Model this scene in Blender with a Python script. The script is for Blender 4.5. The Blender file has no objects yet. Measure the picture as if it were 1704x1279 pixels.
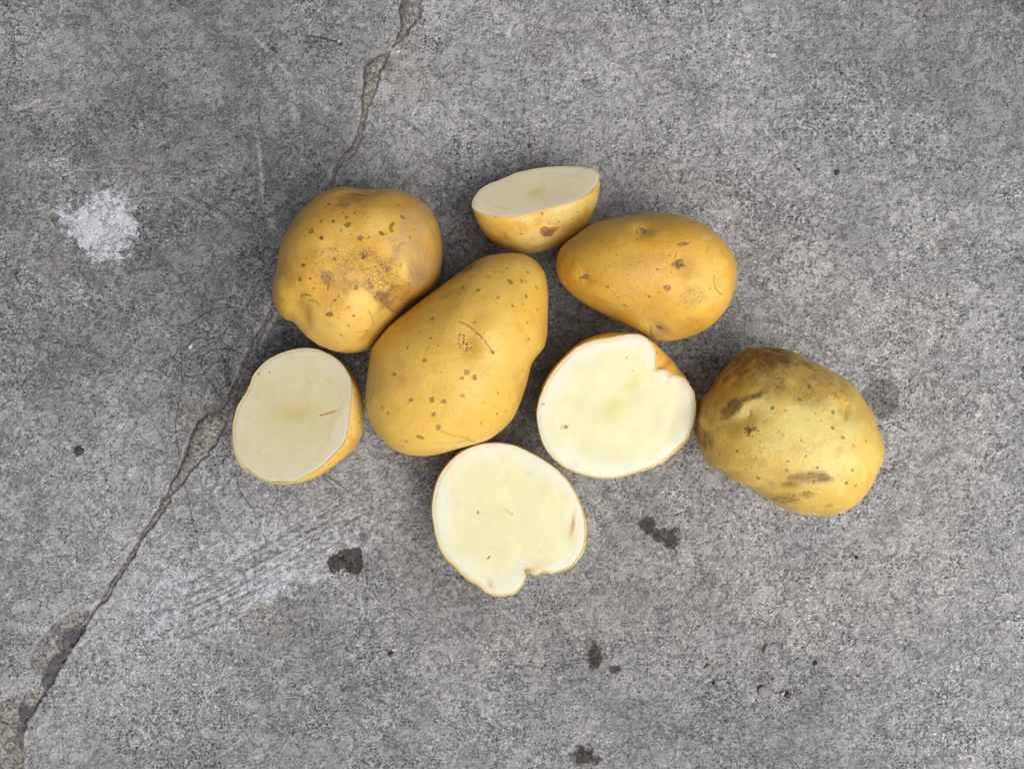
import bpy, math, random
import numpy as np
from mathutils import Vector
from mathutils.bvhtree import BVHTree
random.seed(4)
rng = np.random.default_rng(7)
C = bpy.context.scene.collection
R = math.radians

# ------------------------------------------------------------------ camera, world, sun, exposure
S = 0.00022                      # metres of floor per photograph pixel
HC = 0.345                       # camera height above the floor
cam = bpy.data.cameras.new('camera')
cam_o = bpy.data.objects.new('camera', cam); C.objects.link(cam_o)
cam_o.location = (0, 0, HC)
cam.sensor_width = 36
cam.lens = 36 * HC / (1704 * S)
cam.clip_start = 0.01; cam.clip_end = 100
bpy.context.scene.camera = cam_o

SUN_EL, SUN_AZ = 57, 134         # degrees; azimuth clockwise from +Y
w = bpy.data.worlds.new('World'); bpy.context.scene.world = w; w.use_nodes = True
wt = w.node_tree
sky = wt.nodes.new('ShaderNodeTexSky'); sky.sky_type = 'NISHITA'; sky.sun_disc = False
sky.sun_elevation = R(SUN_EL); sky.sun_rotation = R(SUN_AZ)
sky.air_density = 0.22; sky.dust_density = 8.0; sky.ozone_density = 1.0
wt.links.new(sky.outputs[0], wt.nodes['Background'].inputs[0])
wt.nodes['Background'].inputs[1].default_value = 0.125
sun = bpy.data.lights.new('sun', 'SUN'); sun.energy = 1.5; sun.angle = R(62); sun.color = (1, 0.965, 0.92)
sun_o = bpy.data.objects.new('sun', sun); C.objects.link(sun_o)
d = Vector((math.sin(R(SUN_AZ)) * math.cos(R(SUN_EL)), math.cos(R(SUN_AZ)) * math.cos(R(SUN_EL)), math.sin(R(SUN_EL))))
sun_o.rotation_euler = d.to_track_quat('Z', 'Y').to_euler(); sun_o.location = d * 2
vs = bpy.context.scene.view_settings
vs.view_transform = 'Standard'; vs.look = 'None'; vs.exposure = -0.12; vs.gamma = 1.0

# ------------------------------------------------------------------ numpy helpers
def _hash(ix, iy, iz, seed):
    h = (ix.astype(np.uint32) * np.uint32(374761393)) ^ (iy.astype(np.uint32) * np.uint32(668265263)) ^ (iz.astype(np.uint32) * np.uint32(2246822519)) ^ np.uint32(seed * 3266489917 & 0xffffffff)
    h = (h ^ (h >> np.uint32(15))) * np.uint32(2246822519)
    h = (h ^ (h >> np.uint32(13))) * np.uint32(3266489917)
    h ^= h >> np.uint32(16)
    return h.astype(np.float64) / 2147483647.5 - 1.0

def vnoise(x, y, z, seed=0):
    x0 = np.floor(x); y0 = np.floor(y); z0 = np.floor(z)
    fx, fy, fz = x - x0, y - y0, z - z0
    ux, uy, uz = [f * f * f * (f * (f * 6 - 15) + 10) for f in (fx, fy, fz)]
    ix, iy, iz = x0.astype(np.int64), y0.astype(np.int64), z0.astype(np.int64)
    def c(a, b, e): return _hash(ix + a, iy + b, iz + e, seed)
    l = lambda a, b, t: a + (b - a) * t
    return l(l(l(c(0,0,0), c(1,0,0), ux), l(c(0,1,0), c(1,1,0), ux), uy),
             l(l(c(0,0,1), c(1,0,1), ux), l(c(0,1,1), c(1,1,1), ux), uy), uz)

def vnoise2(x, y, seed=0):
    x0 = np.floor(x); y0 = np.floor(y); fx, fy = x - x0, y - y0
    ux, uy = [f * f * f * (f * (f * 6 - 15) + 10) for f in (fx, fy)]
    ix, iy = x0.astype(np.int64), y0.astype(np.int64); o = np.zeros_like(ix)
    c = lambda a, b: _hash(ix + a, iy + b, o, seed)
    l = lambda a, b, t: a + (b - a) * t
    return l(l(c(0,0), c(1,0), ux), l(c(0,1), c(1,1), ux), uy)

def fbm3(P, size, octs=3, seed=0, gain=.5):
    s = 0; a = 1; k = 1 / size; n = 0
    for o in range(octs):
        s = s + a * vnoise(P[..., 0] * k + 17.3 * o, P[..., 1] * k + 5.1 * o, P[..., 2] * k + 9.7 * o, seed + o); n += a
        a *= gain; k *= 2.03
    return s / n

def fbm2(x, y, size, octs=3, seed=0, gain=.5):
    s = 0; a = 1; k = 1 / size; n = 0
    ca, sa = math.cos(.6), math.sin(.6)
    for o in range(octs):
        s = s + a * vnoise2((x * ca - y * sa) * k + 31.7 * o, (x * sa + y * ca) * k + 11.3 * o, seed + o); n += a
        a *= gain; k *= 2.03; x, y = x * ca - y * sa, x * sa + y * ca
    return s / n

def sst(a, b, x):
    t = np.clip((x - a) / (b - a), 0, 1); return t * t * (3 - 2 * t)

def crop(ox, oy, k, pts):        # coordinates read in an enlarged view of the photograph -> photograph pixels
    return np.array([(ox + x / k, oy + y / k) for x, y in pts], float)

def W0(p):                       # photograph pixel -> point on the floor
    p = np.asarray(p, float)
    return np.stack([(p[..., 0] - 852) * S, -(p[..., 1] - 639.5) * S], -1)

def unW0(xy):
    return np.stack([xy[..., 0] / S + 852, -xy[..., 1] / S + 639.5], -1)

def proj(P):                     # world -> photograph pixel
    k = HC / (HC - P[..., 2])
    return unW0(P[..., :2] * k[..., None])

def at(p, z):                    # the point at height z seen at pixel p
    z = np.asarray(z, float)
    return np.concatenate([W0(p) * (1 - z / HC)[..., None], np.broadcast_to(z, np.asarray(p).shape[:-1])[..., None]], -1)

def spline(pts, n=12, closed=True):
    P = np.asarray(pts, float); N = len(P); out = []
    idx = (lambda i: i % N) if closed else (lambda i: min(max(i, 0), N - 1))
    for i in range(N if closed else N - 1):
        a, b, c, e = P[idx(i - 1)], P[idx(i)], P[idx(i + 1)], P[idx(i + 2)]
        for t in np.linspace(0, 1, n, endpoint=False):
            out.append(.5 * (2 * b + (c - a) * t + (2 * a - 5 * b + 4 * c - e) * t * t + (3 * b - a - 3 * c + e) * t ** 3))
    if not closed: out.append(P[-1])
    return np.array(out)

def centroid(P):
    x, y = P[:, 0], P[:, 1]; x1, y1 = np.roll(x, -1), np.roll(y, -1)
    cr = x * y1 - x1 * y; A = cr.sum() / 2
    return np.array([((x + x1) * cr).sum(), ((y + y1) * cr).sum()]) / (6 * A)

def radial(P, c, th):            # radius of a star-shaped pixel outline at angles th (y up)
    dx, dy = P[:, 0] - c[0], -(P[:, 1] - c[1])
    a = np.arctan2(dy, dx); r = np.hypot(dx, dy); o = np.argsort(a)
    return np.interp(th, a[o], r[o], period=2 * math.pi)

def seg_dist(X, Y, pts, wid=None):   # distance to a polyline, optional width interpolated along it; returns (dist, local width, arc position)
    best = np.full(X.shape, 1e9); bw = np.zeros(X.shape); arc = np.zeros(X.shape); L = 0
    for i in range(len(pts) - 1):
        a, b = pts[i], pts[i + 1]; dx, dy = b - a; l2 = dx * dx + dy * dy + 1e-12
        t = np.clip(((X - a[0]) * dx + (Y - a[1]) * dy) / l2, 0, 1)
        dd = np.hypot(X - a[0] - t * dx, Y - a[1] - t * dy); wl = 0
        if wid is not None:
            wl = wid[i] + (wid[i + 1] - wid[i]) * t
            m = dd - wl < best - bw
        else: m = dd < best
        best = np.where(m, dd, best); bw = np.where(m, wl, bw); arc = np.where(m, L + t * math.sqrt(l2), arc); L += math.sqrt(l2)
    return best, bw, arc

def poly_sd(X, Y, poly):         # signed distance, negative inside
    N = len(poly); best = np.full(X.shape, 1e9); ins = np.zeros(X.shape, bool)
    for i in range(N):
        a, b = poly[i], poly[(i + 1) % N]; dx, dy = b - a
        t = np.clip(((X - a[0]) * dx + (Y - a[1]) * dy) / (dx * dx + dy * dy + 1e-12), 0, 1)
        best = np.minimum(best, np.hypot(X - a[0] - t * dx, Y - a[1] - t * dy))
        cnd = (a[1] > Y) != (b[1] > Y)
        ins ^= cnd & (X < dx * (Y - a[1]) / (dy if abs(dy) > 1e-9 else 1e-9) + a[0])
    return np.where(ins, -best, best)

# ------------------------------------------------------------------ mesh helpers
def make_mesh(name, V, quads=None, tris=None, attrs=None, mat=None, parent=None, smooth=True):
    me = bpy.data.meshes.new(name)
    V = np.ascontiguousarray(V, np.float32)
    me.vertices.add(len(V)); me.vertices.foreach_set('co', V.ravel())
    parts = []; starts = []; n = 0
    for F in (quads, tris):
        if F is None or len(F) == 0: continue
        F = np.ascontiguousarray(F, np.int32); k = F.shape[1]
        parts.append(F.ravel()); starts.append(n + np.arange(len(F)) * k); n += F.size
    L = np.concatenate(parts); st = np.concatenate(starts).astype(np.int32)
    me.loops.add(len(L)); me.loops.foreach_set('vertex_index', L)
    me.polygons.add(len(st)); me.polygons.foreach_set('loop_start', st)
    me.update(calc_edges=True)
    me.polygons.foreach_set('use_smooth', np.full(len(st), smooth))
    for k, a in (attrs or {}).items():
        me.attributes.new(k, 'FLOAT', 'POINT').data.foreach_set('value', np.ascontiguousarray(a, np.float32).ravel())
    me.validate()
    if mat: me.materials.append(mat)
    o = bpy.data.objects.new(name, me); C.objects.link(o)
    if parent: o.parent = parent
    return o

def grid_faces(nr, nt, closed=True, off=0, flip=False):
    j = np.arange(nr - 1)[:, None]; i = np.arange(nt if closed else nt - 1)[None, :]
    i2 = (i + 1) % nt
    a = j * nt + i; b = j * nt + i2; c = (j + 1) * nt + i2; e = (j + 1) * nt + i
    F = np.stack([a, b, c, e], -1).reshape(-1, 4) + off
    return F[:, ::-1] if flip else F

def tag(o, label=None, cat=None, group=None, kind=None):
    for k, v in (('label', label), ('category', cat), ('group', group), ('kind', kind)):
        if v: o[k] = v
    return o

def thing(name, loc, label, cat, group=None):
    o = bpy.data.objects.new(name, None); C.objects.link(o); o.location = loc; o.empty_display_size = .01
    return tag(o, label, cat, group)

# ------------------------------------------------------------------ node helpers
class NT:
    def __init__(s, name):
        s.m = bpy.data.materials.new(name); s.m.use_nodes = True; s.t = s.m.node_tree
        s.b = s.t.nodes['Principled BSDF']; s.co = s.t.nodes.new('ShaderNodeTexCoord').outputs['Object']
    def n(s, kind, **kw):
        o = s.t.nodes.new(kind)
        for k, v in kw.items(): setattr(o, k, v)
        return o
    def link(s, a, b):
        if hasattr(a, 'is_linked') or hasattr(a, 'links'): s.t.links.new(a, b)
        elif isinstance(a, (tuple, list)): b.default_value = tuple(a) + ((1,) if len(a) == 3 and len(b.default_value) == 4 else ())
        else: b.default_value = a
    def attr(s, name):
        o = s.n('ShaderNodeAttribute', attribute_name=name); return o.outputs['Fac']
    def noise(s, scale, detail=3, rough=.55, dist=0, vec=None):
        o = s.n('ShaderNodeTexNoise'); s.t.links.new(vec or s.co, o.inputs['Vector'])
        o.inputs['Scale'].default_value = scale; o.inputs['Detail'].default_value = detail
        o.inputs['Roughness'].default_value = rough; o.inputs['Distortion'].default_value = dist
        return o.outputs['Fac']
    def voro(s, scale, feature='F1', rnd=1.0, vec=None, out='Distance'):
        o = s.n('ShaderNodeTexVoronoi', feature=feature); s.t.links.new(vec or s.co, o.inputs['Vector'])
        o.inputs['Scale'].default_value = scale; o.inputs['Randomness'].default_value = rnd
        return o.outputs[out]
    def ramp(s, x, a, b, lo=0.0, hi=1.0):
        o = s.n('ShaderNodeMapRange', interpolation_type='SMOOTHSTEP'); s.link(x, o.inputs['Value'])
        for k, v in (('From Min', a), ('From Max', b), ('To Min', lo), ('To Max', hi)): o.inputs[k].default_value = v
        return o.outputs[0]
    def math(s, op, a, b=0.0, c=None, clamp=False):
        o = s.n('ShaderNodeMath', operation=op, use_clamp=clamp); s.link(a, o.inputs[0]); s.link(b, o.inputs[1])
        if c is not None: s.link(c, o.inputs[2])
        return o.outputs[0]
    def mul(s, a, b): return s.math('MULTIPLY', a, b)
    def mix(s, f, a, b, mode='MIX'):
        o = s.n('ShaderNodeMix', data_type='RGBA', blend_type=mode)
        s.link(f, o.inputs[0]); s.link(a, o.inputs[6]); s.link(b, o.inputs[7]); return o.outputs[2]
    def bump(s, h, dist, strength=1.0, normal=None):
        o = s.n('ShaderNodeBump'); s.link(h, o.inputs['Height']); o.inputs['Distance'].default_value = dist; o.inputs['Strength'].default_value = strength
        if normal: s.t.links.new(normal, o.inputs['Normal'])
        return o.outputs[0]
    def done(s, col, rough=.5, normal=None, spec=.5, sss=0, srad=None, sscale=.002):
        s.link(col, s.b.inputs['Base Color']); s.link(rough, s.b.inputs['Roughness'])
        s.b.inputs['Specular IOR Level'].default_value = spec
        if normal: s.t.links.new(normal, s.b.inputs['Normal'])
        if sss:
            s.b.inputs['Subsurface Weight'].default_value = sss
            s.b.inputs['Subsurface Radius'].default_value = srad or (1, .8, .4); s.b.inputs['Subsurface Scale'].default_value = sscale
        return s.m

# ================================================================== MATERIALS
def mat_concrete():
    t = NT('weathered_concrete')
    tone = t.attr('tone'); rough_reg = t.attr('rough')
    n1 = t.noise(420, 5, .68, .08); n2 = t.noise(1150, 4, .72, .1); n3 = t.noise(60, 5, .62, .6); n4 = t.noise(2600, 2, .6)
    ng = t.noise(120, 7, .76, .5); nr = t.noise(180, 5, .66, .9); nr2 = t.noise(420, 3, .6, 1.2); nv = t.noise(30, 3, .6); nc = t.noise(90, 6, .75, .4)
    col = t.mix(t.ramp(n3, .30, .70), (.245, .244, .246), (.345, .344, .343))
    patch = t.ramp(ng, .50, .535)                          # firm skin of cement between worn, pitted spots
    col = t.mix(t.mul(patch, .45), col, (.385, .385, .38))
    col = t.mix(t.ramp(n1, .52, .64, 0, .45), col, (.45, .45, .445))
    col = t.mix(t.ramp(n1, .47, .36, 0, .50), col, (.150, .149, .152))
    clus = t.ramp(nc, .46, .60)                            # clusters of pits
    pit = t.mul(t.ramp(n2, .472, .435), t.math('ADD', t.mul(clus, .85), t.ramp(rough_reg, .2, .9, .14, .45), clamp=True))
    col = t.mix(pit, col, (.040, .040, .042))  # pits darkened in the colour: dirt plus painted occlusion
    col = t.mix(t.mul(t.ramp(n2, .555, .60), t.ramp(n1, .42, .55, .25, .9)), col, (.64, .64, .63))
    rim = t.mul(t.ramp(t.math('ABSOLUTE', t.math('SUBTRACT', ng, .515)), .010, .0), t.ramp(n1, .45, .6))
    col = t.mix(t.mul(rim, .22), col, (.62, .62, .61))
    curl = t.mul(t.ramp(t.math('ABSOLUTE', t.math('SUBTRACT', nr, .5)), .014, .003), t.mul(t.ramp(nr2, .48, .58), t.ramp(nv, .40, .54)))
    col = t.mix(t.mul(curl, .25), col, (.62, .62, .61))
    # sand grains and pinholes in the worn cement
    vg = t.n('ShaderNodeTexVoronoi'); t.link(t.co, vg.inputs['Vector']); vg.inputs['Scale'].default_value = 780
    sg = t.n('ShaderNodeSeparateColor'); t.link(vg.outputs['Color'], sg.inputs[0])
    core_ = t.ramp(vg.outputs['Distance'], .46, .26)
    col = t.mix(t.mul(t.mul(core_, t.ramp(sg.outputs[0], .72, .82)), .75), col, (.56, .56, .55))
    col = t.mix(t.mul(t.mul(core_, t.ramp(sg.outputs[1], .76, .84)), .80), col, (.065, .065, .067))
    col = t.mix(t.ramp(n4, .58, .70, 0, .40), col, (.60, .60, .59))
    col = t.mix(t.ramp(n4, .42, .32, 0, .50), col, (.060, .060, .063))
    calm = t.mix(t.ramp(n3, .30, .70), (.235, .234, .237), (.335, .335, .335))
    calm = t.mix(t.ramp(n1, .40, .62, 0, .5), calm, (.36, .36, .36))
    col = t.mix(t.ramp(t.noise(24, 5, .66, .8), .38, .62, .35, .95), calm, col)
    # uneven cement tone, with light falloff and shade painted into the colour
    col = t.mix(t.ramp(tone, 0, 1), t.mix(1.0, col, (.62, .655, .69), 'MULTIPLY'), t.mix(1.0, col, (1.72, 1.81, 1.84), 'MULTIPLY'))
    col = t.mix(t.mul(t.attr('blue'), .55), col, (.30, .33, .40))
    col = t.mix(t.mul(t.attr('brown'), t.ramp(n1, .3, .7, .3, .8)), col, (.24, .205, .155))
    sc = t.mul(t.attr('scratch'), t.ramp(n2, .38, .54, .5, 1))
    col = t.mix(t.mul(sc, .95), col, (.56, .57, .575))
    gr = t.mul(t.attr('groove'), t.ramp(n1, .3, .6, .4, 1))
    col = t.mix(gr, col, (.085, .087, .095))
    pn = t.math('ADD', t.attr('paint'), t.ramp(n1, .3, .7, -.42, .30))
    pn = t.math('SUBTRACT', pn, t.ramp(n2, .48, .34, 0, .5))
    col = t.mix(t.ramp(pn, .22, .80, 0, .95), col, (.70, .755, .85))
    wt_ = t.math('ADD', t.attr('wet'), t.ramp(n1, .3, .7, -.2, .2))
    wet = t.ramp(wt_, .34, .72)
    col = t.mix(t.mul(wet, .93), col, t.mix(t.ramp(n2, .4, .65), (.050, .048, .043), (.120, .116, .106)))
    h = t.math('ADD', t.mul(n1, .5), t.math('ADD', t.mul(n2, .5), t.math('ADD', t.mul(patch, .30), t.mul(t.mul(core_, t.math('SUBTRACT', t.ramp(sg.outputs[0], .72, .82), t.ramp(sg.outputs[1], .76, .84))), .30))))
    nor = t.bump(h, .0023, 1.0)
    return t.done(col, t.math('SUBTRACT', .88, t.mul(wet, .25)), nor, .3)

def mat_sand():
    t = NT('gritty_crack_dirt')
    n1 = t.noise(900, 4, .7); n2 = t.noise(160, 3, .6); v = t.voro(1500, out='Color')
    sep = t.n('ShaderNodeSeparateColor'); t.link(v, sep.inputs[0])
    col = t.mix(t.ramp(n2, .35, .65), (.185, .181, .170), (.285, .283, .272))
    col = t.mix(t.ramp(n1, .38, .62), t.mix(1, col, (.55, .53, .5), 'MULTIPLY'), t.mix(1, col, (1.5, 1.5, 1.5), 'MULTIPLY'))
    col = t.mix(t.ramp(sep.outputs[0], .86, .95, 0, .7), col, (.50, .48, .44))
    col = t.mix(t.ramp(sep.outputs[1], .88, .95, 0, .8), col, (.05, .047, .042))
    col = t.mix(t.mul(t.attr('dark'), t.ramp(n2, .3, .6, .5, .95)), col, (.085, .09, .105))
    return t.done(col, .92, t.bump(t.math('ADD', n1, sep.outputs[2]), .0007, .9), .25)

def mat_skin(name, c_lo, c_hi, c_pale):
    t = NT(name)
    n1 = t.noise(45, 3, .6); n2 = t.noise(260, 5, .68); n3 = t.noise(1400, 3, .6); n4 = t.noise(3600, 2, .5)
    wn = t.n('ShaderNodeTexNoise'); t.link(t.co, wn.inputs['Vector']); wn.inputs['Scale'].default_value = 700; wn.inputs['Detail'].default_value = 2
    wv = t.n('ShaderNodeVectorMath', operation='MULTIPLY_ADD'); t.link(wn.outputs['Color'], wv.inputs[0]); wv.inputs[1].default_value = (.0016,) * 3; t.link(t.co, wv.inputs[2])
    ve = t.voro(950, 'DISTANCE_TO_EDGE', vec=wv.outputs[0]); vf = t.voro(900)
    col = t.mix(t.ramp(n1, .32, .68), c_lo, c_hi)
    col = t.mix(t.ramp(n2, .42, .70, 0, .45), col, (.72, .49, .13))
    col = t.mix(t.ramp(n2, .46, .30, 0, .35), col, (.44, .24, .055))
    fib = t.n('ShaderNodeMapping'); t.link(t.co, fib.inputs[0]); fib.inputs['Scale'].default_value = (160, 1500, 400); fib.inputs['Rotation'].default_value = (0, 0, .3)
    col = t.mix(t.ramp(t.noise(1, 3, .6, 0, fib.outputs[0]), .56, .74, 0, .22), col, (.42, .24, .07))
    col = t.mix(t.mul(t.attr('pale'), t.ramp(n2, .2, .7, .6, 1)), col, c_pale)
    col = t.mix(t.ramp(n3, .55, .75, 0, .16), col, (.36, .19, .05))
    # pinprick dots
    sep = t.n('ShaderNodeSeparateColor'); t.link(t.voro(900, out='Color'), sep.inputs[0])
    dot = t.mul(t.ramp(vf, .30, .16), t.ramp(sep.outputs[0], .80, .84))
    col = t.mix(t.mul(dot, t.math('ADD', t.mul(t.attr('dots'), .75), .05)), col, (.16, .085, .03))
    # russet netting, dull scuffs, dark marks
    sm = t.attr('scab'); col = t.mix(t.ramp(t.noise(110, 4, .65), .56, .74, 0, .30), col, (.42, .23, .055))
    net = t.math('ADD', t.ramp(ve, .03, .13, .25, .85), t.math('ADD', t.ramp(n2, .35, .7, -.55, .25), t.ramp(n3, .35, .65, -.3, .2)))
    col = t.mix(t.math('MULTIPLY', sm, net, clamp=True), col, (.235, .115, .030))
    bl = t.math('MULTIPLY', t.attr('blotch'), t.math('ADD', t.ramp(n2, .30, .62, .15, .75), t.ramp(n3, .35, .65, 0, .35)), clamp=True)
    col = t.mix(bl, col, (.235, .125, .045))
    gy = t.math('MULTIPLY', t.attr('grey'), t.math('ADD', t.ramp(n2, .30, .62, .2, .8), t.ramp(n3, .4, .6, -.15, .2)), clamp=True)
    col = t.mix(gy, col, (.46, .325, .16))
    col = t.mix(t.mul(t.attr('dark'), t.ramp(n3, .25, .6, .55, 1)), col, t.mix(t.ramp(n3, .4, .6), (.085, .040, .015), (.17, .085, .036)))
    col = t.mix(t.mul(t.attr('spot'), t.ramp(n4, .25, .6, .6, 1)), col, t.mix(t.mul(t.attr('heart'), .85), t.mix(t.ramp(n4, .40, .62), (.10, .045, .014), (.20, .10, .04)), (.36, .20, .095)))
    rough = t.math('ADD', t.ramp(n2, .3, .7, .30, .46), t.math('ADD', t.mul(t.attr('scab'), .2), t.mul(bl, .25)), clamp=True)
    h = t.math('ADD', t.mul(n2, .8), t.math('ADD', t.mul(n3, .22), t.mul(n4, .08)))
    h = t.math('ADD', h, t.mul(t.mul(sm, t.ramp(ve, .02, .12)), .35))
    return t.done(col, rough, t.bump(h, .00065, .7), .36, .06, (1, .55, .15), .002)

def mat_flesh(name, outer, inner, core):
    t = NT(name)
    rho = t.attr('rho'); n1 = t.noise(60, 4, .6, .5); n2 = t.noise(420, 4, .6); n3 = t.noise(2600, 2, .5)
    mp = t.n('ShaderNodeMapping'); t.link(t.co, mp.inputs[0]); mp.inputs['Scale'].default_value = (60, 900, 60); mp.inputs['Rotation'].default_value = (0, 0, .35)
    kn = t.noise(1, 3, .6, 0, mp.outputs[0])
    nb = t.noise(75, 3, .5, .3); nw = t.noise(24, 3, .6, .4)
    rr = t.math('ADD', rho, t.math('ADD', t.ramp(n1, .2, .8, -.16, .16), t.ramp(nw, .25, .75, -.14, .14)))
    col = t.mix(t.ramp(rr, .56, .94), inner, outer)
    col = t.mix(t.mul(t.ramp(t.math('ABSOLUTE', t.math('SUBTRACT', rr, .76)), .07, .0, 0, .55), t.ramp(nw, .40, .60)), col, core)
    col = t.mix(t.math('MULTIPLY', t.attr('core'), t.ramp(nb, .25, .65, .45, 1), clamp=True), col, core)
    col = t.mix(t.ramp(nb, .50, .78, 0, .30), col, outer)
    col = t.mix(t.ramp(nb, .48, .22, 0, .30), col, core)
    col = t.mix(t.ramp(n2, .54, .78, 0, .10), col, t.mix(.6, outer, (.78, .78, .66)))
    col = t.mix(t.ramp(kn, .54, .70, 0, .22), col, core)
    col = t.mix(t.mul(t.attr('tan'), t.ramp(n2, .2, .6, .6, 1)), col, (.56, .31, .105))
    col = t.mix(t.attr('spot'), col, t.mix(t.ramp(n3, .4, .6), (.09, .05, .018), (.20, .11, .035)))
    col = t.mix(t.ramp(rho, .972, .995, 0, .5), col, (.62, .44, .19))
    h = t.math('ADD', t.mul(n2, .6), t.math('ADD', t.mul(n3, .18), t.mul(kn, .25)))
    return t.done(col, t.ramp(nb, .35, .65, .24, .46), t.bump(h, .00018, .5), .5, .35, (1, .8, .42), .0032)

def mat_cork():
    t = NT('corky_eye_scar')
    n2 = t.noise(1300, 4, .7); n3 = t.noise(3000, 2, .6)
    col = t.mix(t.ramp(n2, .36, .64), (.10, .050, .022), (.42, .25, .125))
    col = t.mix(t.ramp(n3, .56, .70, 0, .6), col, (.58, .42, .30))
    col = t.mix(t.ramp(t.attr('edge'), .25, .95), col, (.46, .27, .08))
    return t.done(col, .75, t.bump(n2, .0006, .9), .3)

def mat_dotted():
    t = NT('dotted_eye_skin')
    n2 = t.noise(1300, 3, .6); vf = t.voro(1050, rnd=.9)
    col = t.mix(t.ramp(n2, .35, .65), (.55, .34, .055), (.68, .45, .10))
    col = t.mix(t.ramp(vf, .46, .30), col, (.42, .25, .12))
    col = t.mix(t.ramp(vf, .34, .18), col, (.10, .048, .014))
    col = t.mix(t.ramp(t.attr('edge'), .70, 1), col, (.68, .41, .060))
    return t.done(col, .6, t.bump(vf, .0005, .8), .3)

def mat_plain(name, c1, c2, scale=1500, rough=.8, bump=.0004):
    t = NT(name); n = t.noise(scale, 4, .65)
    return t.done(t.mix(t.ramp(n, .32, .68), c1, c2), rough, t.bump(n, bump, .8), .35)

# ================================================================== THE FLOOR
def axis(half, step, far):
    n = int(half / step); a = np.arange(-n, n + 1) * step; out = []; x = half; g = step
    while x < far: g *= 1.28; x += g; out.append(x)
    o = np.array(out); return np.concatenate([-o[::-1], a, o])

gx = axis(.206, .00046, 1.6); gy = axis(.160, .00046, 1.4)
GX, GY = np.meshgrid(gx, gy)
PX, PY = GX / S + 852, -GY / S + 639.5
INS = (np.abs(GX) < .215) & (np.abs(GY) < .17)

def local(mask_fn, x0, y0, x1, y1):  # evaluate on the part of the grid inside a pixel box
    i = np.searchsorted(gx, [(x0 - 852) * S, (x1 - 852) * S]); j = np.searchsorted(gy, [-(y1 - 639.5) * S, -(y0 - 639.5) * S])
    sl = (slice(max(j[0], 0), j[1]), slice(max(i[0], 0), i[1]))
    return sl, PX[sl], PY[sl]

jag1 = fbm2(PX, PY, 26, 3, 11); jag2 = fbm2(PX, PY, 8, 2, 23)
def blob(poly, soft=6, jag=7, n=6):
    poly = spline(poly, n); x0, y0 = poly.min(0) - 40; x1, y1 = poly.max(0) + 40
    sl, X, Y = local(None, x0, y0, x1, y1)
    sd = poly_sd(X, Y, poly) + jag * jag1[sl] + jag * .5 * jag2[sl]
    return sl, sst(soft, -soft, sd), sd

rough_reg = np.clip(.5 + 1.1 * fbm2(PX, PY, 240, 3, 5), 0, 1)
Z = (.55 * fbm2(PX, PY, 420, 2, 41) + .20 * fbm2(PX, PY, 60, 3, 42) + (.10 + .15 * rough_reg) * fbm2(PX, PY, 13, 3, 43, .65)
     + .10 * vnoise2(PX / 4.3, PY / 4.3, 44))
pits = fbm2(PX, PY, 16, 2, 77)
Z -= .34 * sst(.30, .55, pits) * (.35 + .65 * rough_reg)
flake = fbm2(PX * .8, PY * 1.3, 21, 2, 78)
Z += .16 * sst(.34, .50, flake)
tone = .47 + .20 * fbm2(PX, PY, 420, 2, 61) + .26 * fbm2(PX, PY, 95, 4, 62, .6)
for cx, cy, r_, k in ((90, 480, 380, -.20), (440, 560, 130, -.26), (250, 60, 260, -.10), (560, 200, 160, -.10), (1700, 560, 560, .24), (1600, 1150, 460, .26), (900, 120, 300, .26), (400, 960, 260, .16), (1100, 1120, 330, .08), (200, 1200, 260, .14), (60, 60, 120, .12)):  # painted light: falloff towards the left, shade beside the potatoes, brighter right
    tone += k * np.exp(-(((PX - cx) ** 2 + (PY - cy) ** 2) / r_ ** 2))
z0 = np.zeros_like(PX)
paint, wet, scratch, groove, blue, brown = [z0.copy() for _ in range(6)]

# --- the crack and the broken edges along it
c1 = np.concatenate([crop(400, 0, 3.408, [(1020, -60), (975, 0), (962, 60), (930, 150), (915, 190), (880, 240), (830, 305), (785, 345), (745, 400), (745, 455), (722, 530), (705, 600), (690, 680), (672, 760), (650, 820), (620, 870), (572, 910), (537, 960), (520, 1030), (495, 1075)]),
                     [(520, 380), (470, 480), (425, 570)],
                     crop(180, 540, 3.997, [(775, 590), (690, 660), (610, 790), (545, 900), (480, 1010), (422, 1090), (372, 1170), (322, 1250)]),
                     crop(0, 800, 2.67, [(742, 80), (690, 160), (630, 240), (590, 310), (545, 380), (500, 450), (460, 520), (410, 580), (378, 640), (330, 720), (275, 815), (205, 920), (150, 1005), (108, 1075), (92, 1150), (90, 1290), (80, 1400)])])
w1 = np.concatenate([np.array([110, 110, 128, 52, 40, 30, 16, 66, 104, 104, 72, 56, 44, 44, 44, 40, 30, 30, 34, 38]) / 3.408, [12, 12, 12],
                     np.array([80, 170, 165, 105, 80, 70, 56, 54]) / 3.997,
                     np.array([40, 38, 26, 22, 24, 28, 24, 20, 18, 18, 18, 20, 20, 18, 18, 16, 16]) / 2.67]) / 2
seg = spline(np.column_stack([c1, w1]), 4, False)
cd, cw, carc = np.full(PX.shape, 1e3), np.zeros(PX.shape), np.zeros(PX.shape)
sl, X, Y = local(None, -150, -130, 760, 1420)
a_, b_, e_ = seg_dist(X, Y, seg[:, :2], seg[:, 2]); cd[sl], cw[sl], carc[sl] = a_, b_, e_
edge = cd - cw + 3.4 * jag1 + 2.6 * jag2           # below 0 inside the crack
inside = sst(2.2, -2.2, edge)
Z -= 2.3 * sst(1.5, -4, edge)
Z += .40 * sst(9, 2, edge) * (.5 + jag1)              # crumbly raised lip
scratch_lip = sst(7, 1, np.abs(edge - 3)) * sst(-.2, .35, jag1) * .8
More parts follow.
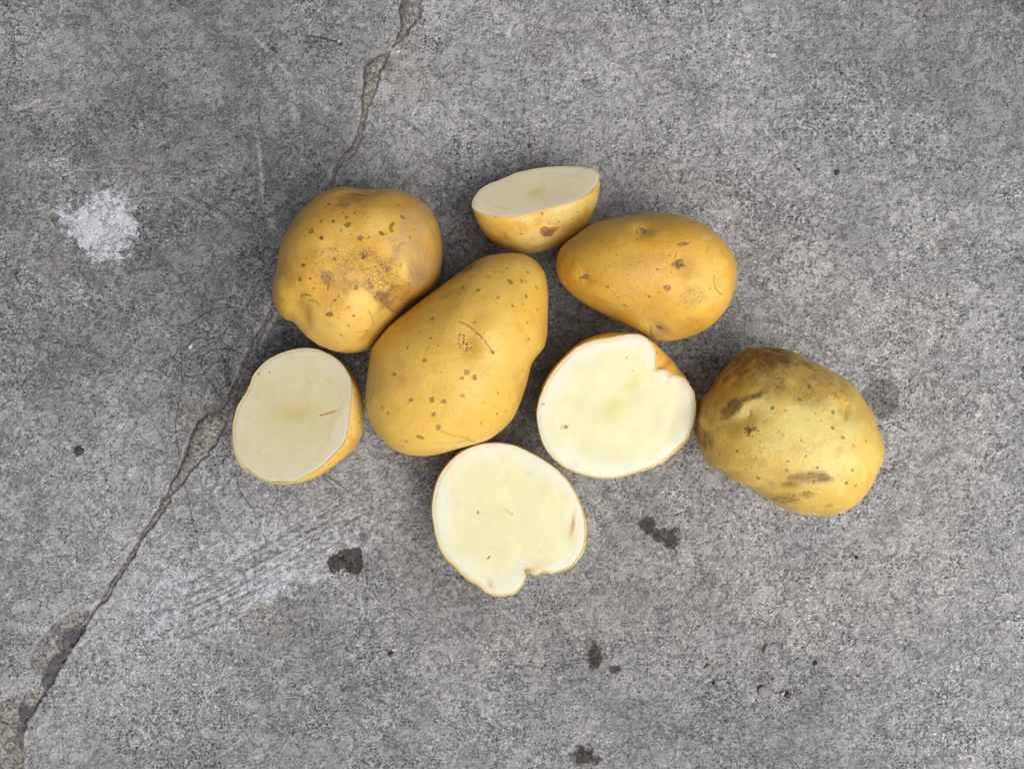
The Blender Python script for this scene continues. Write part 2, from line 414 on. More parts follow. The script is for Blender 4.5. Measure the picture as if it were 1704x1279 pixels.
spall_a = crop(0, 800, 2.67, [(390, 585), (300, 595), (225, 645), (155, 720), (130, 800), (165, 870), (200, 925), (275, 815), (340, 705)])
spall_b = crop(0, 800, 2.67, [(-160, 1080), (0, 990), (60, 955), (170, 940), (150, 1005), (108, 1075), (92, 1150), (88, 1290), (60, 1400), (-200, 1400)])
spall = z0.copy()
for pl in (spall_a, spall_b):
    sl, m, sd = blob(pl, 4, 5); spall[sl] = np.maximum(spall[sl], m)
Z -= 1.9 * spall
sl, m, sd = blob(crop(180, 540, 3.997, [(500, 560), (630, 520), (760, 560), (770, 640), (730, 720), (640, 800), (540, 860), (500, 860), (520, 760), (540, 640)]), 7, 8)
dusty = z0.copy(); dusty[sl] = m
Z -= .25 * dusty
brown = np.maximum(brown, .55 * dusty)
sl, m, sd = blob(crop(400, 0, 3.408, [(850, 260), (960, 160), (1020, 230), (940, 320), (850, 420), (800, 480), (760, 470)]), 12, 8); brown[sl] = np.maximum(brown[sl], .4 * m)
for cx, cy, r_, k in ((910, 75, 22, .6), (1240, 440, 24, .5), (215, 275, 26, .35), (90, 365, 14, .7), (95, 440, 26, .35), (460, 1035, 40, .45), (1545, 8, 14, .5), (1190, 960, 16, .4), (1570, 405, 22, .35), (690, 120, 60, .25), (440, 1020, 60, .3)):
    sl, X, Y = local(None, cx - 2 * r_, cy - 2 * r_, cx + 2 * r_, cy + 2 * r_)
    brown[sl] = np.maximum(brown[sl], k * sst(r_ * 1.3, 0, np.hypot(X - cx, Y - cy) + 10 * jag1[sl]))

scratch = np.maximum(scratch, scratch_lip)
# --- white paint, damp spots, scratches, trowel grooves
def put(arr, poly, k, soft=6, jag=7):
    sl, m, sd = blob(poly, soft, jag); arr[sl] = np.maximum(arr[sl], k * m)
put(paint, crop(0, 250, 3.653, [(375, 395), (430, 372), (500, 330), (560, 300), (585, 250), (650, 240), (720, 280), (750, 320), (790, 370), (808, 420), (790, 500), (745, 540), (750, 590), (700, 645), (610, 650), (550, 610), (500, 560), (420, 535), (412, 490), (470, 462), (405, 440)]), 1.45, 30, 12)
put(paint, crop(200, 780, 3.277, [(715, 690), (760, 640), (830, 600), (920, 570), (930, 610), (860, 700), (800, 742), (750, 735)]), 1.2, 14, 8)
put(paint, crop(200, 780, 3.277, [(640, 640), (760, 560), (1000, 440), (1180, 400), (1230, 440), (1080, 540), (920, 640), (780, 720)]), .50, 20, 14)
put(paint, crop(200, 780, 3.277, [(330, 540), (420, 480), (470, 520), (400, 580), (340, 590)]), .36, 12, 12)
put(paint, crop(180, 540, 3.997, [(560, 980), (700, 960), (860, 1020), (820, 1130), (680, 1180), (570, 1100)]), .40, 14, 14)
put(paint, [(200, 1000), (330, 900), (520, 850), (620, 880), (560, 960), (420, 1030), (260, 1090)], .52, 40, 24)
put(blue, [(60, 820), (330, 770), (560, 830), (620, 930), (480, 1060), (250, 1180), (60, 1240), (-40, 1000)], .30, 90, 40)
put(blue, [(1280, 860), (1350, 850), (1390, 890), (1330, 930), (1290, 900)], .55, 16, 14)
put(blue, [(1090, 850), (1160, 840), (1190, 870), (1120, 890)], .4, 14, 14)
put(blue, [(1340, 590), (1420, 600), (1440, 640), (1380, 640)], .3, 14, 14)
for pl in (crop(200, 780, 3.277, [(1128, 520), (1140, 480), (1200, 442), (1260, 425), (1310, 432), (1322, 490), (1310, 560), (1265, 570), (1215, 540), (1165, 565)]),):
    put(wet, pl, 1.0, 4, 5)
for pl in (crop(900, 800, 2.67, [(440, 170), (500, 135), (525, 160), (520, 200), (560, 210), (610, 215), (620, 290), (570, 315), (510, 290), (470, 250), (440, 210)]),
           crop(900, 800, 2.67, [(210, 735), (260, 730), (272, 800), (265, 850), (222, 830), (205, 780)]),
           crop(900, 800, 2.67, [(290, 825), (350, 815), (365, 850), (310, 865)]),
           crop(900, 800, 2.67, [(140, 1200), (210, 1175), (258, 1215), (250, 1260), (190, 1272), (145, 1240)])):
    put(wet, pl, .80, 13, 10)
for cx, cy, r_ in ((1466, 662, 36), (605, 895, 9)):
    sl, X, Y = local(None, cx - 70, cy - 70, cx + 70, cy + 70); dd = np.hypot(X - cx, Y - cy) + 4 * jag1[sl]
    tone[sl] -= .5 * sst(r_ + 2, r_ - 5, dd); scratch[sl] = np.maximum(scratch[sl], .55 * sst(3.5, 0, np.abs(dd - r_)))
    wet[sl] = np.maximum(wet[sl], .42 * sst(r_ + 3, r_ - 6, dd))
sl, X, Y = local(None, 430, 345, 475, 395); dd = np.hypot(X - 453, Y - 370) + 2 * jag1[sl]
scratch[sl] = np.maximum(scratch[sl], .5 * sst(11, 7, dd)); Z[sl] += .15 * sst(11, 7, dd)
put(scratch, crop(400, 0, 3.408, [(285, 610), (320, 608), (340, 690), (310, 700), (282, 660)]), .75, 3, 3)
def line(pts, k, wd, gap=.3):
    P = spline(pts, 6, False); x0, y0 = P.min(0) - 20; x1, y1 = P.max(0) + 20
    sl, X, Y = local(None, x0, y0, x1, y1); dd, _, ar = seg_dist(X, Y, P)
    m = min(1, 1.3 * k) * sst(wd * 1.1, wd * .35, dd + 1.4 * jag2[sl]) * sst(-gap, gap, jag1[sl] + .2)
    scratch[sl] = np.maximum(scratch[sl], m); Z[sl] += .12 * m
line(crop(400, 0, 3.408, [(60, 190), (180, 315), (280, 430), (380, 530), (490, 612)]), .8, 3.4)
line(crop(400, 0, 3.408, [(490, 612), (560, 640), (660, 645)]), .5, 3)
line(crop(400, 0, 3.408, [(70, 540), (90, 720), (108, 870), (115, 960), (130, 1200)]), .75, 3.6)
line(crop(400, 0, 3.408, [(820, 680), (880, 750), (980, 820), (1080, 880)]), .6, 6)
line(crop(400, 0, 3.408, [(1200, 340), (1250, 400), (1300, 460)]), .5, 4)
line(crop(1250, 250, 2.841, [(330, 662), (430, 645), (530, 615)]), .8, 3); line(crop(1250, 250, 2.841, [(560, 622), (612, 597)]), .8, 3)
line(crop(180, 540, 3.997, [(685, 395), (655, 470), (625, 530)]), .8, 4, .6)
line(crop(0, 0, 3.998, [(0, 720), (130, 712), (250, 660), (350, 635), (420, 626)]), .75, 5)
line(crop(0, 0, 3.998, [(230, 730), (330, 690), (400, 690)]), .4, 5)
line([(300, 330), (350, 352), (400, 385)], .5, 4)
for pts in ([(930, 0), (985, 40), (1040, 95), (1110, 160)], [(960, 0), (1010, 30), (1065, 75)], [(1000, 60), (1050, 62), (1120, 50)], [(1010, 0), (1030, 50), (1030, 100)], [(820, 10), (900, 40), (990, 45)], [(1030, 110), (1100, 120), (1180, 100)]):
    line(pts, .75, 7)
line([(420, 190), (430, 260), (436, 310)], .5, 4); line([(1640, 470), (1690, 500)], .5, 3)
line([(880, 215), (884, 245), (886, 262)], .5, 2); line([(480, 890), (560, 850), (650, 840)], .3, 4)
# trowel striations
sa = math.radians(27.5); u = (PX - 440) * math.cos(sa) - (PY - 940) * math.sin(sa); v = (PX - 440) * math.sin(sa) + (PY - 940) * math.cos(sa)
v = v + .00012 * (u - 60) ** 2 - 2
reg = sst(230, 120, np.abs(u - 5 + v * .5)) * sst(66, 36, np.abs(v - 8)) * sst(-.75, .1, fbm2(u / 3.2, v, 40, 2, 90) + .1)
reg2 = sst(210, 90, np.abs(u + 60)) * sst(26, 10, np.abs(v - 92)) * .5
wv = .8 * vnoise2(u / 190, v / 4.6, 91) + .7 * vnoise2(u / 90, v / 2.6, 92) + .35 * jag2
gm = sst(.06, .40, wv) * reg; rm = sst(-.1, -.5, wv) * np.maximum(reg, reg2)
Z -= .42 * gm; Z += .16 * rm
groove = np.maximum(groove, .62 * gm); scratch = np.maximum(scratch, .62 * rm)
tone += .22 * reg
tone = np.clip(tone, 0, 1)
# keep the floor under the potatoes from rising through them, and flat far away
Z *= np.where(INS, 1, 0)
floor_z = Z * .001 - .0004
floor_v = np.stack([GX, GY, floor_z], -1).reshape(-1, 3)
M_floor = mat_concrete()
floor = make_mesh('concrete_floor', floor_v, quads=grid_faces(len(gy), len(gx), False),
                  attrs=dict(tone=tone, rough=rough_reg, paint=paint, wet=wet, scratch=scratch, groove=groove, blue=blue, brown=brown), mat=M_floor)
tag(floor, 'grey weathered cracked concrete floor with white paint splash and damp spots', 'floor', kind='structure')

# --- gritty dirt that fills the crack and the broken edges: its own surface, a little below the floor
M_sand = mat_sand()
gr_n = fbm2(PX, PY, 5, 2, 55); gr_m = fbm2(PX, PY, 30, 3, 56)
fill_m = np.maximum(sst(4, -2, edge), sst(.35, .75, spall))
sand_z = np.where(edge < 3, -.55 + .30 * gr_n + .40 * gr_m, -.75 + .22 * gr_n + .35 * gr_m)
sand_z = sand_z + .9 * sst(3, 14, cw) * sst(2, -10, edge) - .35
sand_z = sand_z + (.9 * np.sqrt(np.clip(1 - (cd / np.maximum(cw, 1)) ** 2, 0, 1)) + .55 * gr_m + .25 * gr_n) * (edge < 2) * (spall < .3)
sand_z = sand_z - 1.0 * sst(9, 3, cw) * sst(400, 700, carc) * sst(0, -3, edge)
lumpm = z0.copy()
sl, m, sd = blob(crop(0, 800, 2.67, [(340, 660), (365, 690), (330, 750), (290, 810), (215, 920), (180, 900), (200, 830), (265, 760), (270, 700)]), 4, 5); lumpm[sl] = m
sl, m, sd = blob(crop(0, 800, 2.67, [(70, 1010), (120, 1000), (140, 1040), (105, 1080), (80, 1170), (60, 1180), (85, 1080)]), 4, 5); lumpm[sl] = np.maximum(lumpm[sl], m)
cracks = np.abs(fbm2(PX, PY, 20, 2, 57))
sand_z = sand_z + .75 * lumpm - .9 * lumpm * sst(.07, .0, cracks)
sand_z = sand_z - .9 * sst(3.4, .3, np.abs(edge + 1)) * (edge < 4)
sand_z = sand_z + .35 * sst(5, 12, -edge) * sst(8, 14, cw)
sand_z = sand_z - 1.3 * sst(5, 0, np.abs(edge + 2)) * sst(600, 1300, PY) * .6
keep = ((fill_m > .02) & INS)
kq = keep[:-1, :-1] & keep[1:, :-1] & keep[:-1, 1:] & keep[1:, 1:]
jj, ii = np.nonzero(kq); nx = len(gx)
Q = np.stack([jj * nx + ii, jj * nx + ii + 1, (jj + 1) * nx + ii + 1, (jj + 1) * nx + ii], -1)
used, inv = np.unique(Q, return_inverse=True); Q = inv.reshape(Q.shape)
sv = np.stack([GX, GY, sand_z * .001 - .0004], -1).reshape(-1, 3)[used]
dirt = make_mesh('crack_dirt', sv, quads=Q, attrs=dict(dark=np.maximum(lumpm, .5 * sst(.3, .6, gr_m)).reshape(-1)[used]), mat=M_sand)
tag(dirt, 'brown gritty dirt filling the long diagonal crack in the floor', 'dirt', kind='stuff')

def floor_at(xy):
    i = np.clip(np.searchsorted(gx, xy[0]) - 1, 0, len(gx) - 2); j = np.clip(np.searchsorted(gy, xy[1]) - 1, 0, len(gy) - 2)
    return float(floor_z[j, i])

# ================================================================== POTATOES
M_skin = {
 'A': mat_skin('scabby_golden_skin', (.60, .330, .044), (.72, .445, .068), (.77, .58, .15)),
 'B': mat_skin('smooth_golden_skin', (.70, .440, .068), (.79, .540, .106), (.78, .56, .14)),
 'D': mat_skin('orange_golden_skin', (.68, .375, .044), (.77, .475, .070), (.78, .56, .13)),
 'E': mat_skin('yellow_stained_skin', (.70, .46, .080), (.80, .61, .145), (.82, .72, .25)),
 'H': mat_skin('pale_golden_skin', (.66, .39, .055), (.75, .50, .10), (.80, .66, .22))}
M_cork = mat_cork(); M_dotted = mat_dotted()
A_SPOT = ('spot', 'dark', 'scab', 'blotch', 'grey', 'pale', 'dots', 'heart')

class Feat:
    """skin features, placed by where they lie on the surface and then measured along it in 3-D"""
    def __init__(s, P, N, vis):
        s.P, s.N = P, N; s.px = proj(P); s.vis = np.nonzero(vis)[0]
        s.a = {k: np.zeros(len(P)) for k in A_SPOT}; s.disp = np.zeros(len(P))
        s.g = np.random.default_rng(len(P) + int(1e5 * abs(P[7, 0]))); s.j = fbm3(P, .004, 3, 3); s.j2 = fbm3(P, .0012, 2, 8)
    def loc(s, p):
        k = s.vis[np.argmin(((s.px[s.vis] - p) ** 2).sum(1))]; return s.P[k], k
    def spot(s, p, r, dep=.18, k=1.0, key='spot'):
        c, _ = s.loc(p); r = r * S * .95
        q = s.P - c; a = s.g.uniform(0, 3.14); el = s.g.uniform(0, .45); k *= s.g.uniform(.8, 1.05); r *= s.g.uniform(.6, .98)
        dd = np.linalg.norm(q, axis=1) - el * np.abs(q[:, 0] * math.cos(a) + q[:, 1] * math.sin(a)) + r * .55 * s.j2
        s.a[key] = np.maximum(s.a[key], k * sst(r * 1.2, r * .7, dd))
        if r > 2.3 * S: s.a['heart'] = np.maximum(s.a['heart'], sst(r * .65, r * .25, np.linalg.norm(q, axis=1) + r * .4 * s.j2))
        dep *= .7; s.disp += -dep * sst(r * 1.3, r * .2, dd) + dep * .25 * np.exp(-((dd - r * 1.35) / (r * .5)) ** 2)
    def dent(s, p, r, dep):
        c, _ = s.loc(p); r = r * S
        dd = np.linalg.norm(s.P - c, axis=1); s.disp -= dep * np.exp(-(dd / r) ** 2)
    def area(s, p, rx, ry, ang, key, k=1.0, soft=.6, jag=.35):
        c, _ = s.loc(p); a = math.radians(ang); dx, dy, dz = (s.P - c).T
        uu = (dx * math.cos(a) + dy * math.sin(a)) / (rx * S); vv = (-dx * math.sin(a) + dy * math.cos(a)) / (ry * S)
        dd = np.sqrt(uu ** 2 + vv ** 2) + jag * 2 * s.j; m = k * sst(1 + soft * .5, 1 - soft, dd) * (np.abs(dz) < .02)
        s.a[key] = np.maximum(s.a[key], m)
    def crease(s, pts, wd=1.6, dep=.25, k=.8, key='dark'):
        dep *= .5
        Q = np.array([s.loc(p)[0] for p in spline(pts, 5, False)]); best = np.full(len(s.P), 1e9)
        lo, hi = Q.min(0) - .01, Q.max(0) + .01; ix = np.nonzero(((s.P > lo) & (s.P < hi)).all(1))[0]; P = s.P[ix]; b = np.full(len(ix), 1e9)
        for i in range(len(Q) - 1):
            e = Q[i + 1] - Q[i]; t = np.clip(((P - Q[i]) @ e) / (e @ e + 1e-14), 0, 1)
            b = np.minimum(b, np.linalg.norm(P - Q[i] - t[:, None] * e, axis=1))
        best[ix] = b; r = wd * S; bb = best + .3 * r * s.j2
        s.a[key] = np.maximum(s.a[key], k * sst(r * 1.2, r * .3, bb)); s.disp += -dep * np.exp(-(best / (r * 1.3)) ** 2) + dep * .4 * np.exp(-((best - r * 3) / (r * 1.8)) ** 2)

def add_eye(root, skin_P, skin_F, T, p, rx, ry, ang, seed, hgt=.35, loc=None, mat=None):
    """corky scar in an eye: a small lumpy patch that lies on the skin"""
    c, nrm = loc
    z = np.array(nrm); x = np.array((math.cos(math.radians(ang)), math.sin(math.radians(ang)), 0.0)); x -= z * (x @ z); x /= np.linalg.norm(x); y = np.cross(z, x)
    nt, nr = 28, 9; V = []; ed = []
    r2 = np.random.default_rng(seed); ph = r2.uniform(0, 6.28, 4); am = r2.uniform(.05, .16, 4)
    base = np.array(root.location)
    for j in range(nr):
        for i in range(nt):
            if j == 0 and i > 0: continue
            th = 2 * math.pi * i / nt; rr = j / (nr - 1)
            k = 1 + sum(am[q] * math.sin((q + 2) * th + ph[q]) for q in range(4))
            o = c + x * (rx * S * rr * k * math.cos(th)) + y * (ry * S * rr * k * math.sin(th))
            hit, hn, _, _ = T.ray_cast(Vector(o + z * .006), Vector(-z), .02)
            q = np.array(hit) if hit is not None else o
            V.append(q); ed.append(rr)
    V = np.array(V); ed = np.array(ed)
    lump = fbm3(V, .0013, 3, seed) ; h = hgt * (1 - ed ** 2) * (.55 + 1.1 * lump) - .10 * sst(.75, 1, ed) + .05
    V = V + z * (h * .001)[:, None]
    tri = [(0, 1 + i, 1 + (i + 1) % nt) for i in range(nt)]
    qd = grid_faces(nr - 1, nt, True, 1)[:, ::-1]
    qd = grid_faces(nr - 1, nt, True, 1, True)
    return make_mesh('eye', V - base, quads=qd, tris=np.array(tri), attrs=dict(edge=ed), mat=mat or M_cork, parent=root)

def body_faces(nr, nt):          # single pole vertices first and last
    F = grid_faces(nr, nt, True, 1); n = 1 + nr * nt
    i = np.arange(nt); i2 = (i + 1) % nt
    t1 = np.stack([np.zeros(nt, int), 1 + i2, 1 + i], -1)
    t2 = np.stack([np.full(nt, n), n - nt + i, n - nt + i2], -1)
    return F, np.concatenate([t1, t2])

def vnormals(V, quads, tris):
    N = np.zeros_like(V)
    a = np.cross(V[quads[:, 2]] - V[quads[:, 0]], V[quads[:, 3]] - V[quads[:, 1]])
    for k in range(4): np.add.at(N, quads[:, k], a)
    b = np.cross(V[tris[:, 1]] - V[tris[:, 0]], V[tris[:, 2]] - V[tris[:, 0]])
    for k in range(3): np.add.at(N, tris[:, k], b)
    return N / (np.linalg.norm(N, axis=1)[:, None] + 1e-20)

def smooth_ring(a, sg=3.5):
    k = np.arange(-12, 13); g = np.exp(-(k / sg) ** 2 / 2); g /= g.sum()
    return sum(w_ * np.roll(a, q) for q, w_ in zip(k, g))

def whole_potato(key, outline, H, label, feats, eyes, seed, lump=.9, e=.86, lean=(0, 0), zfrac=.47, tilt=(0, 0)):
    out = spline(outline, 8); cpx = centroid(out)
    zc = H * zfrac; cw_ = at(cpx, zc)[:2]
    def build(scale_th, scale, nt, phis):
        th = np.linspace(0, 2 * math.pi, nt, endpoint=False)
        Rw = radial(out, cpx, th) * S * (1 - zc / HC) * np.interp(th, scale_th, scale, period=2 * math.pi)
        f = np.fft.rfft(Rw); g = f.copy(); g[4:] = 0; Rs = np.fft.irfft(g, nt)
        ca = np.cos(phis)[:, None] ** e; sb = np.sin(phis)[:, None]
        k = np.abs(sb) ** 2.0
        rr = (Rw[None] * (1 - k) + Rs[None] * k) * ca
        zz = np.where(sb > 0, (H - zc), zc) * np.sign(sb) * np.abs(sb) ** e
        x = cw_[0] + rr * np.cos(th) + lean[0] * k * np.sign(sb); y = cw_[1] + rr * np.sin(th) + lean[1] * k * np.sign(sb)
        z = zc + zz + np.where(sb > 0, 1, 0) * k * (tilt[0] * (x - cw_[0]) + tilt[1] * (y - cw_[1]))
        P = np.stack([x, y, z + 0 * x], -1).reshape(-1, 3)
        P = np.concatenate([[[cw_[0] + lean[0], cw_[1] + lean[1], H]], P, [[cw_[0] - lean[0], cw_[1] - lean[1], 0]]])
        Q = P - np.array([cw_[0], cw_[1], zc]); ax = np.array([Rw.mean(), Rw.mean(), H / 2])
        N = Q / ax ** 2; N /= np.linalg.norm(N, axis=1)[:, None]
        dsp = lump * (fbm3(P, .026, 2, seed) + .28 * fbm3(P, .009, 2, seed + 5)) * .001
        P = P + N * dsp[:, None]
        return P
    sth = np.linspace(0, 2 * math.pi, 180, endpoint=False); sc = np.ones(180)
    ph_lo = np.linspace(R(86), R(-86), 60)
    for it in range(6):
        P = build(sth, sc, 360, ph_lo); p = proj(P) - cpx
        a = np.arctan2(-p[:, 1], p[:, 0]) % (2 * math.pi); r = np.hypot(p[:, 0], p[:, 1])
        bi = (np.round(a / (2 * math.pi) * 180).astype(int)) % 180; mx = np.zeros(180); np.maximum.at(mx, bi, r)
        rat = radial(out, cpx, sth) / np.maximum(mx, 1e-6)
        sc *= smooth_ring(rat)
    NTH = 440; nr = 226
    tt = np.linspace(0, 1, nr); phis = R(89.3) - R(178.6) * (tt ** 1.18)
    P = build(sth, sc, NTH, phis); Fq, Ft = body_faces(nr, NTH); Fq = Fq[:, ::-1]; Ft = Ft[:, ::-1]
    P[:, 2] -= P[:, 2].min()
    N = vnormals(P, Fq, Ft)
    F = Feat(P, N, P[:, 2] > zc * .8); feats(F)
    P2 = P + N * (F.disp * .001)[:, None]; P2[:, 2] = np.maximum(P2[:, 2], 0)
    root = thing('potato', (cw_[0], cw_[1], 0), label, 'potato', 'whole potatoes lying on the concrete')
    base = np.array(root.location)
    make_mesh('skin', P2 - base, quads=Fq, tris=Ft, attrs=F.a, mat=M_skin[key], parent=root)
    if eyes:
        T = BVHTree.FromPolygons(P2.tolist(), Fq.tolist())
        for n, (p, rx, ry, ang, h) in enumerate(eyes):
            c, k = F.loc(np.array(p)); add_eye(root, P2, Fq, T, p, rx, ry, ang, seed * 10 + n, h, (P2[k], N[k]), M_dotted if key == 'B' else None)
    return root

def ca(p): return tuple(crop(430, 290, 4.127, [p])[0])
def cb(p): return tuple(crop(590, 400, 3.456, [p])[0])
def c3(p): return tuple(crop(770, 260, 7.1, [p])[0])
def cD(p): return tuple(crop(910, 340, 5.164, [p])[0])
def c5(p): return tuple(crop(370, 560, 4.92, [p])[0])
def c6(p): return tuple(crop(700, 720, 4.569, [p])[0])
def c7(p): return tuple(crop(880, 540, 4.737, [p])[0])
def cE(p): return tuple(crop(1140, 560, 4.126, [p])[0])
def sprinkle(F, n, cx, cy, rx, ry, seed, r=(1.2, 2.4), k=(.4, .9)):
    g = np.random.default_rng(seed)
    for _ in range(n):
        a = g.uniform(0, 6.28); q = math.sqrt(g.uniform(0, 1))
        F.spot((cx + rx * q * math.cos(a), cy + ry * q * math.sin(a)), g.uniform(*r), .06, g.uniform(*k))

# ---- potato with scabby netting
out_A = [ca(p) for p in [(620,85),(720,98),(800,95),(900,98),(980,108),(1060,140),(1130,190),(1180,240),(1225,320),(1250,400),(1262,500),(1260,600),(1250,680),(1215,765),(1140,832),(1060,895),(970,972),(890,1050),(825,1130),(775,1190),(720,1215),(620,1228),(540,1218),(470,1195),(410,1170),(350,1130),(300,1080),(250,1030),(190,1000),(140,950),(105,880),(92,800),(100,730),(120,640),(140,540),(165,440),(200,380),(240,310),(300,240),(370,170),(450,120),(530,92)]]
def feats_A(F):
    for x, y, r in [(825,130,2.4),(960,217,2.6),(990,292,3.2),(928,338,3.4),(905,362,3.2),(918,387,2.6),(845,404,3),(757,430,2.8),(700,436,3.2),(684,432,2.4),(610,346,3.6),(603,298,2.4),(510,322,2.6),(432,326,3.2),(338,304,2.4),(362,388,3.8),(432,440,3.2),(540,526,2.2),(522,580,3),(720,568,3.4),(330,580,2.2),(302,624,3.4),(273,722,3.8),(346,716,3.2),(155,762,1.8),(165,865,1.8),(206,486,2.6),(170,565,2),(890,655,4.2),(670,780,3.6),(618,915,2),(650,968,2),(618,1037,2.2),(545,1153,2),(795,838,3),(485,962,3.2),(523,866,2.2),(735,1080,2.4),(455,228,2),(490,205,2.8),(425,188,2.2),(660,264,2.2),(1185,440,2.4),(995,740,2),(760,750,1.6),(565,1100,1.6),(590,1106,1.4),(393,1066,1.8),(842,902,1.8),(930,944,1.8),(1005,183,1.6),(945,128,1.6),(1075,380,2.6)]:
        F.spot(ca((x, y)), r)
    F.area(ca((820, 640)), 40, 24, -25, 'scab', .95); F.area(ca((900, 680)), 24, 28, 30, 'scab', .9); F.area(ca((950, 800)), 32, 22, -35, 'scab', 1)
    F.area(ca((690, 600)), 34, 20, 0, 'scab', .8); F.area(ca((450, 590)), 30, 14, 10, 'scab', .4); F.area(ca((1110, 660)), 20, 18, 0, 'scab', .95)
    F.area(ca((620, 170)), 26, 11, 12, 'blotch', .95); F.area(ca((540, 215)), 22, 12, 0, 'scab', .6); F.area(ca((700, 270)), 14, 14, 0, 'scab', .6)
    F.area(ca((885, 880)), 18, 12, -40, 'blotch', .95); F.area(ca((475, 720)), 9, 16, 10, 'blotch', .8); F.area(ca((640, 770)), 22, 10, 0, 'blotch', .6)
    F.area(ca((1060, 450)), 36, 48, 10, 'grey', 1.0); F.area(ca((1130, 600)), 26, 34, 0, 'grey', .85); F.area(ca((1120, 270)), 24, 20, -30, 'grey', .6)
    F.area(ca((1110, 690)), 14, 14, 0, 'blotch', .7); F.area(ca((600, 690)), 30, 16, 0, 'grey', .4); F.area(ca((220, 700)), 22, 16, 0, 'blotch', .3)
    F.area(ca((790, 960)), 34, 34, 0, 'pale', .9); F.area(ca((810, 740)), 16, 18, 0, 'pale', .8); F.area(ca((1000, 660)), 14, 22, 0, 'pale', .8); F.area(ca((640, 1030)), 36, 32, 0, 'pale', .5)
    for x_, y_, a_, b_, k_ in ((480, 330, 60, 30, .28), (700, 330, 50, 30, .25), (300, 560, 40, 50, .30), (560, 640, 60, 40, .50), (760, 560, 50, 30, .45), (1000, 820, 40, 30, .5), (250, 900, 40, 40, .35), (430, 180, 50, 20, .45), (900, 200, 50, 24, .3), (1180, 520, 26, 60, .4), (480, 900, 40, 40, .3)):
        F.area(ca((x_, y_)), a_, b_, 0, 'scab', k_, .9, .6)
    for x_, y_, a_, b_ in ((560, 390, 40, 16), (830, 330, 40, 22), (700, 860, 34, 30), (420, 1000, 34, 24), (500, 480, 34, 18)):
        F.area(ca((x_, y_)), a_, b_, 0, 'pale', .7, .9, .5)
    sprinkle(F, 34, *ca((640, 600)), 110, 100, 91, (1.2, 2.2)); sprinkle(F, 16, *ca((860, 700)), 40, 30, 92, (1.2, 2.0))
    F.area(ca((600, 450)), 40, 30, 0, 'dots', .8); F.area(ca((300, 890)), 20, 20, 0, 'scab', .5)
    F.crease([ca(p) for p in [(275, 850), (300, 832), (340, 838)]], 1.5, .2); F.crease([ca(p) for p in [(320, 870), (365, 880), (400, 905)]], 1.5, .3, .6)
    F.crease([ca(p) for p in [(655, 1078), (740, 1070), (785, 1030), (775, 970), (745, 920)]], 1.1, .15, .55)
    F.crease([ca(p) for p in [(465, 800), (475, 740), (480, 700)]], 1.2, .2, .7); F.crease([ca(p) for p in [(835, 840), (870, 900), (930, 945)]], 1.5, .25, .7)
    F.crease([ca(p) for p in [(590, 690), (620, 650), (660, 655)]], 1, .1, .5); F.crease([ca(p) for p in [(945, 535), (975, 480), (1010, 460)]], 1.2, .1, .5)
    F.crease([ca(p) for p in [(485, 970), (492, 910), (510, 860)]], 1.2, .12, .5, 'blotch')
    F.crease([ca(p) for p in [(360, 388), (400, 415), (432, 440)]], .9, .08, .5)
    F.dent(ca((270, 960)), 28, 2.2); F.dent(ca((400, 820)), 34, 1.3); F.dent(ca((540, 780)), 26, .7); F.dent(ca((890, 890)), 20, .9); F.dent(ca((760, 720)), 26, .6)
    F.dent(ca((740, 110)), 22, .9); F.dent(ca((1080, 480)), 26, .5); F.dent(ca((820, 860)), 30, -.8); F.dent(ca((600, 980)), 40, -.5); F.dent(ca((170, 860)), 26, -.5)
whole_potato('A', out_A, .056, 'lumpy round potato with brown scabby netting and a grey scuff, nearest the paint splash', feats_A,
    [(ca((890, 655)), 5, 6, 20, .25), (ca((885, 885)), 9, 6, -40, .3), (ca((475, 715)), 5, 8, 10, .25)], 3, lump=1.3, lean=(0, -.002))

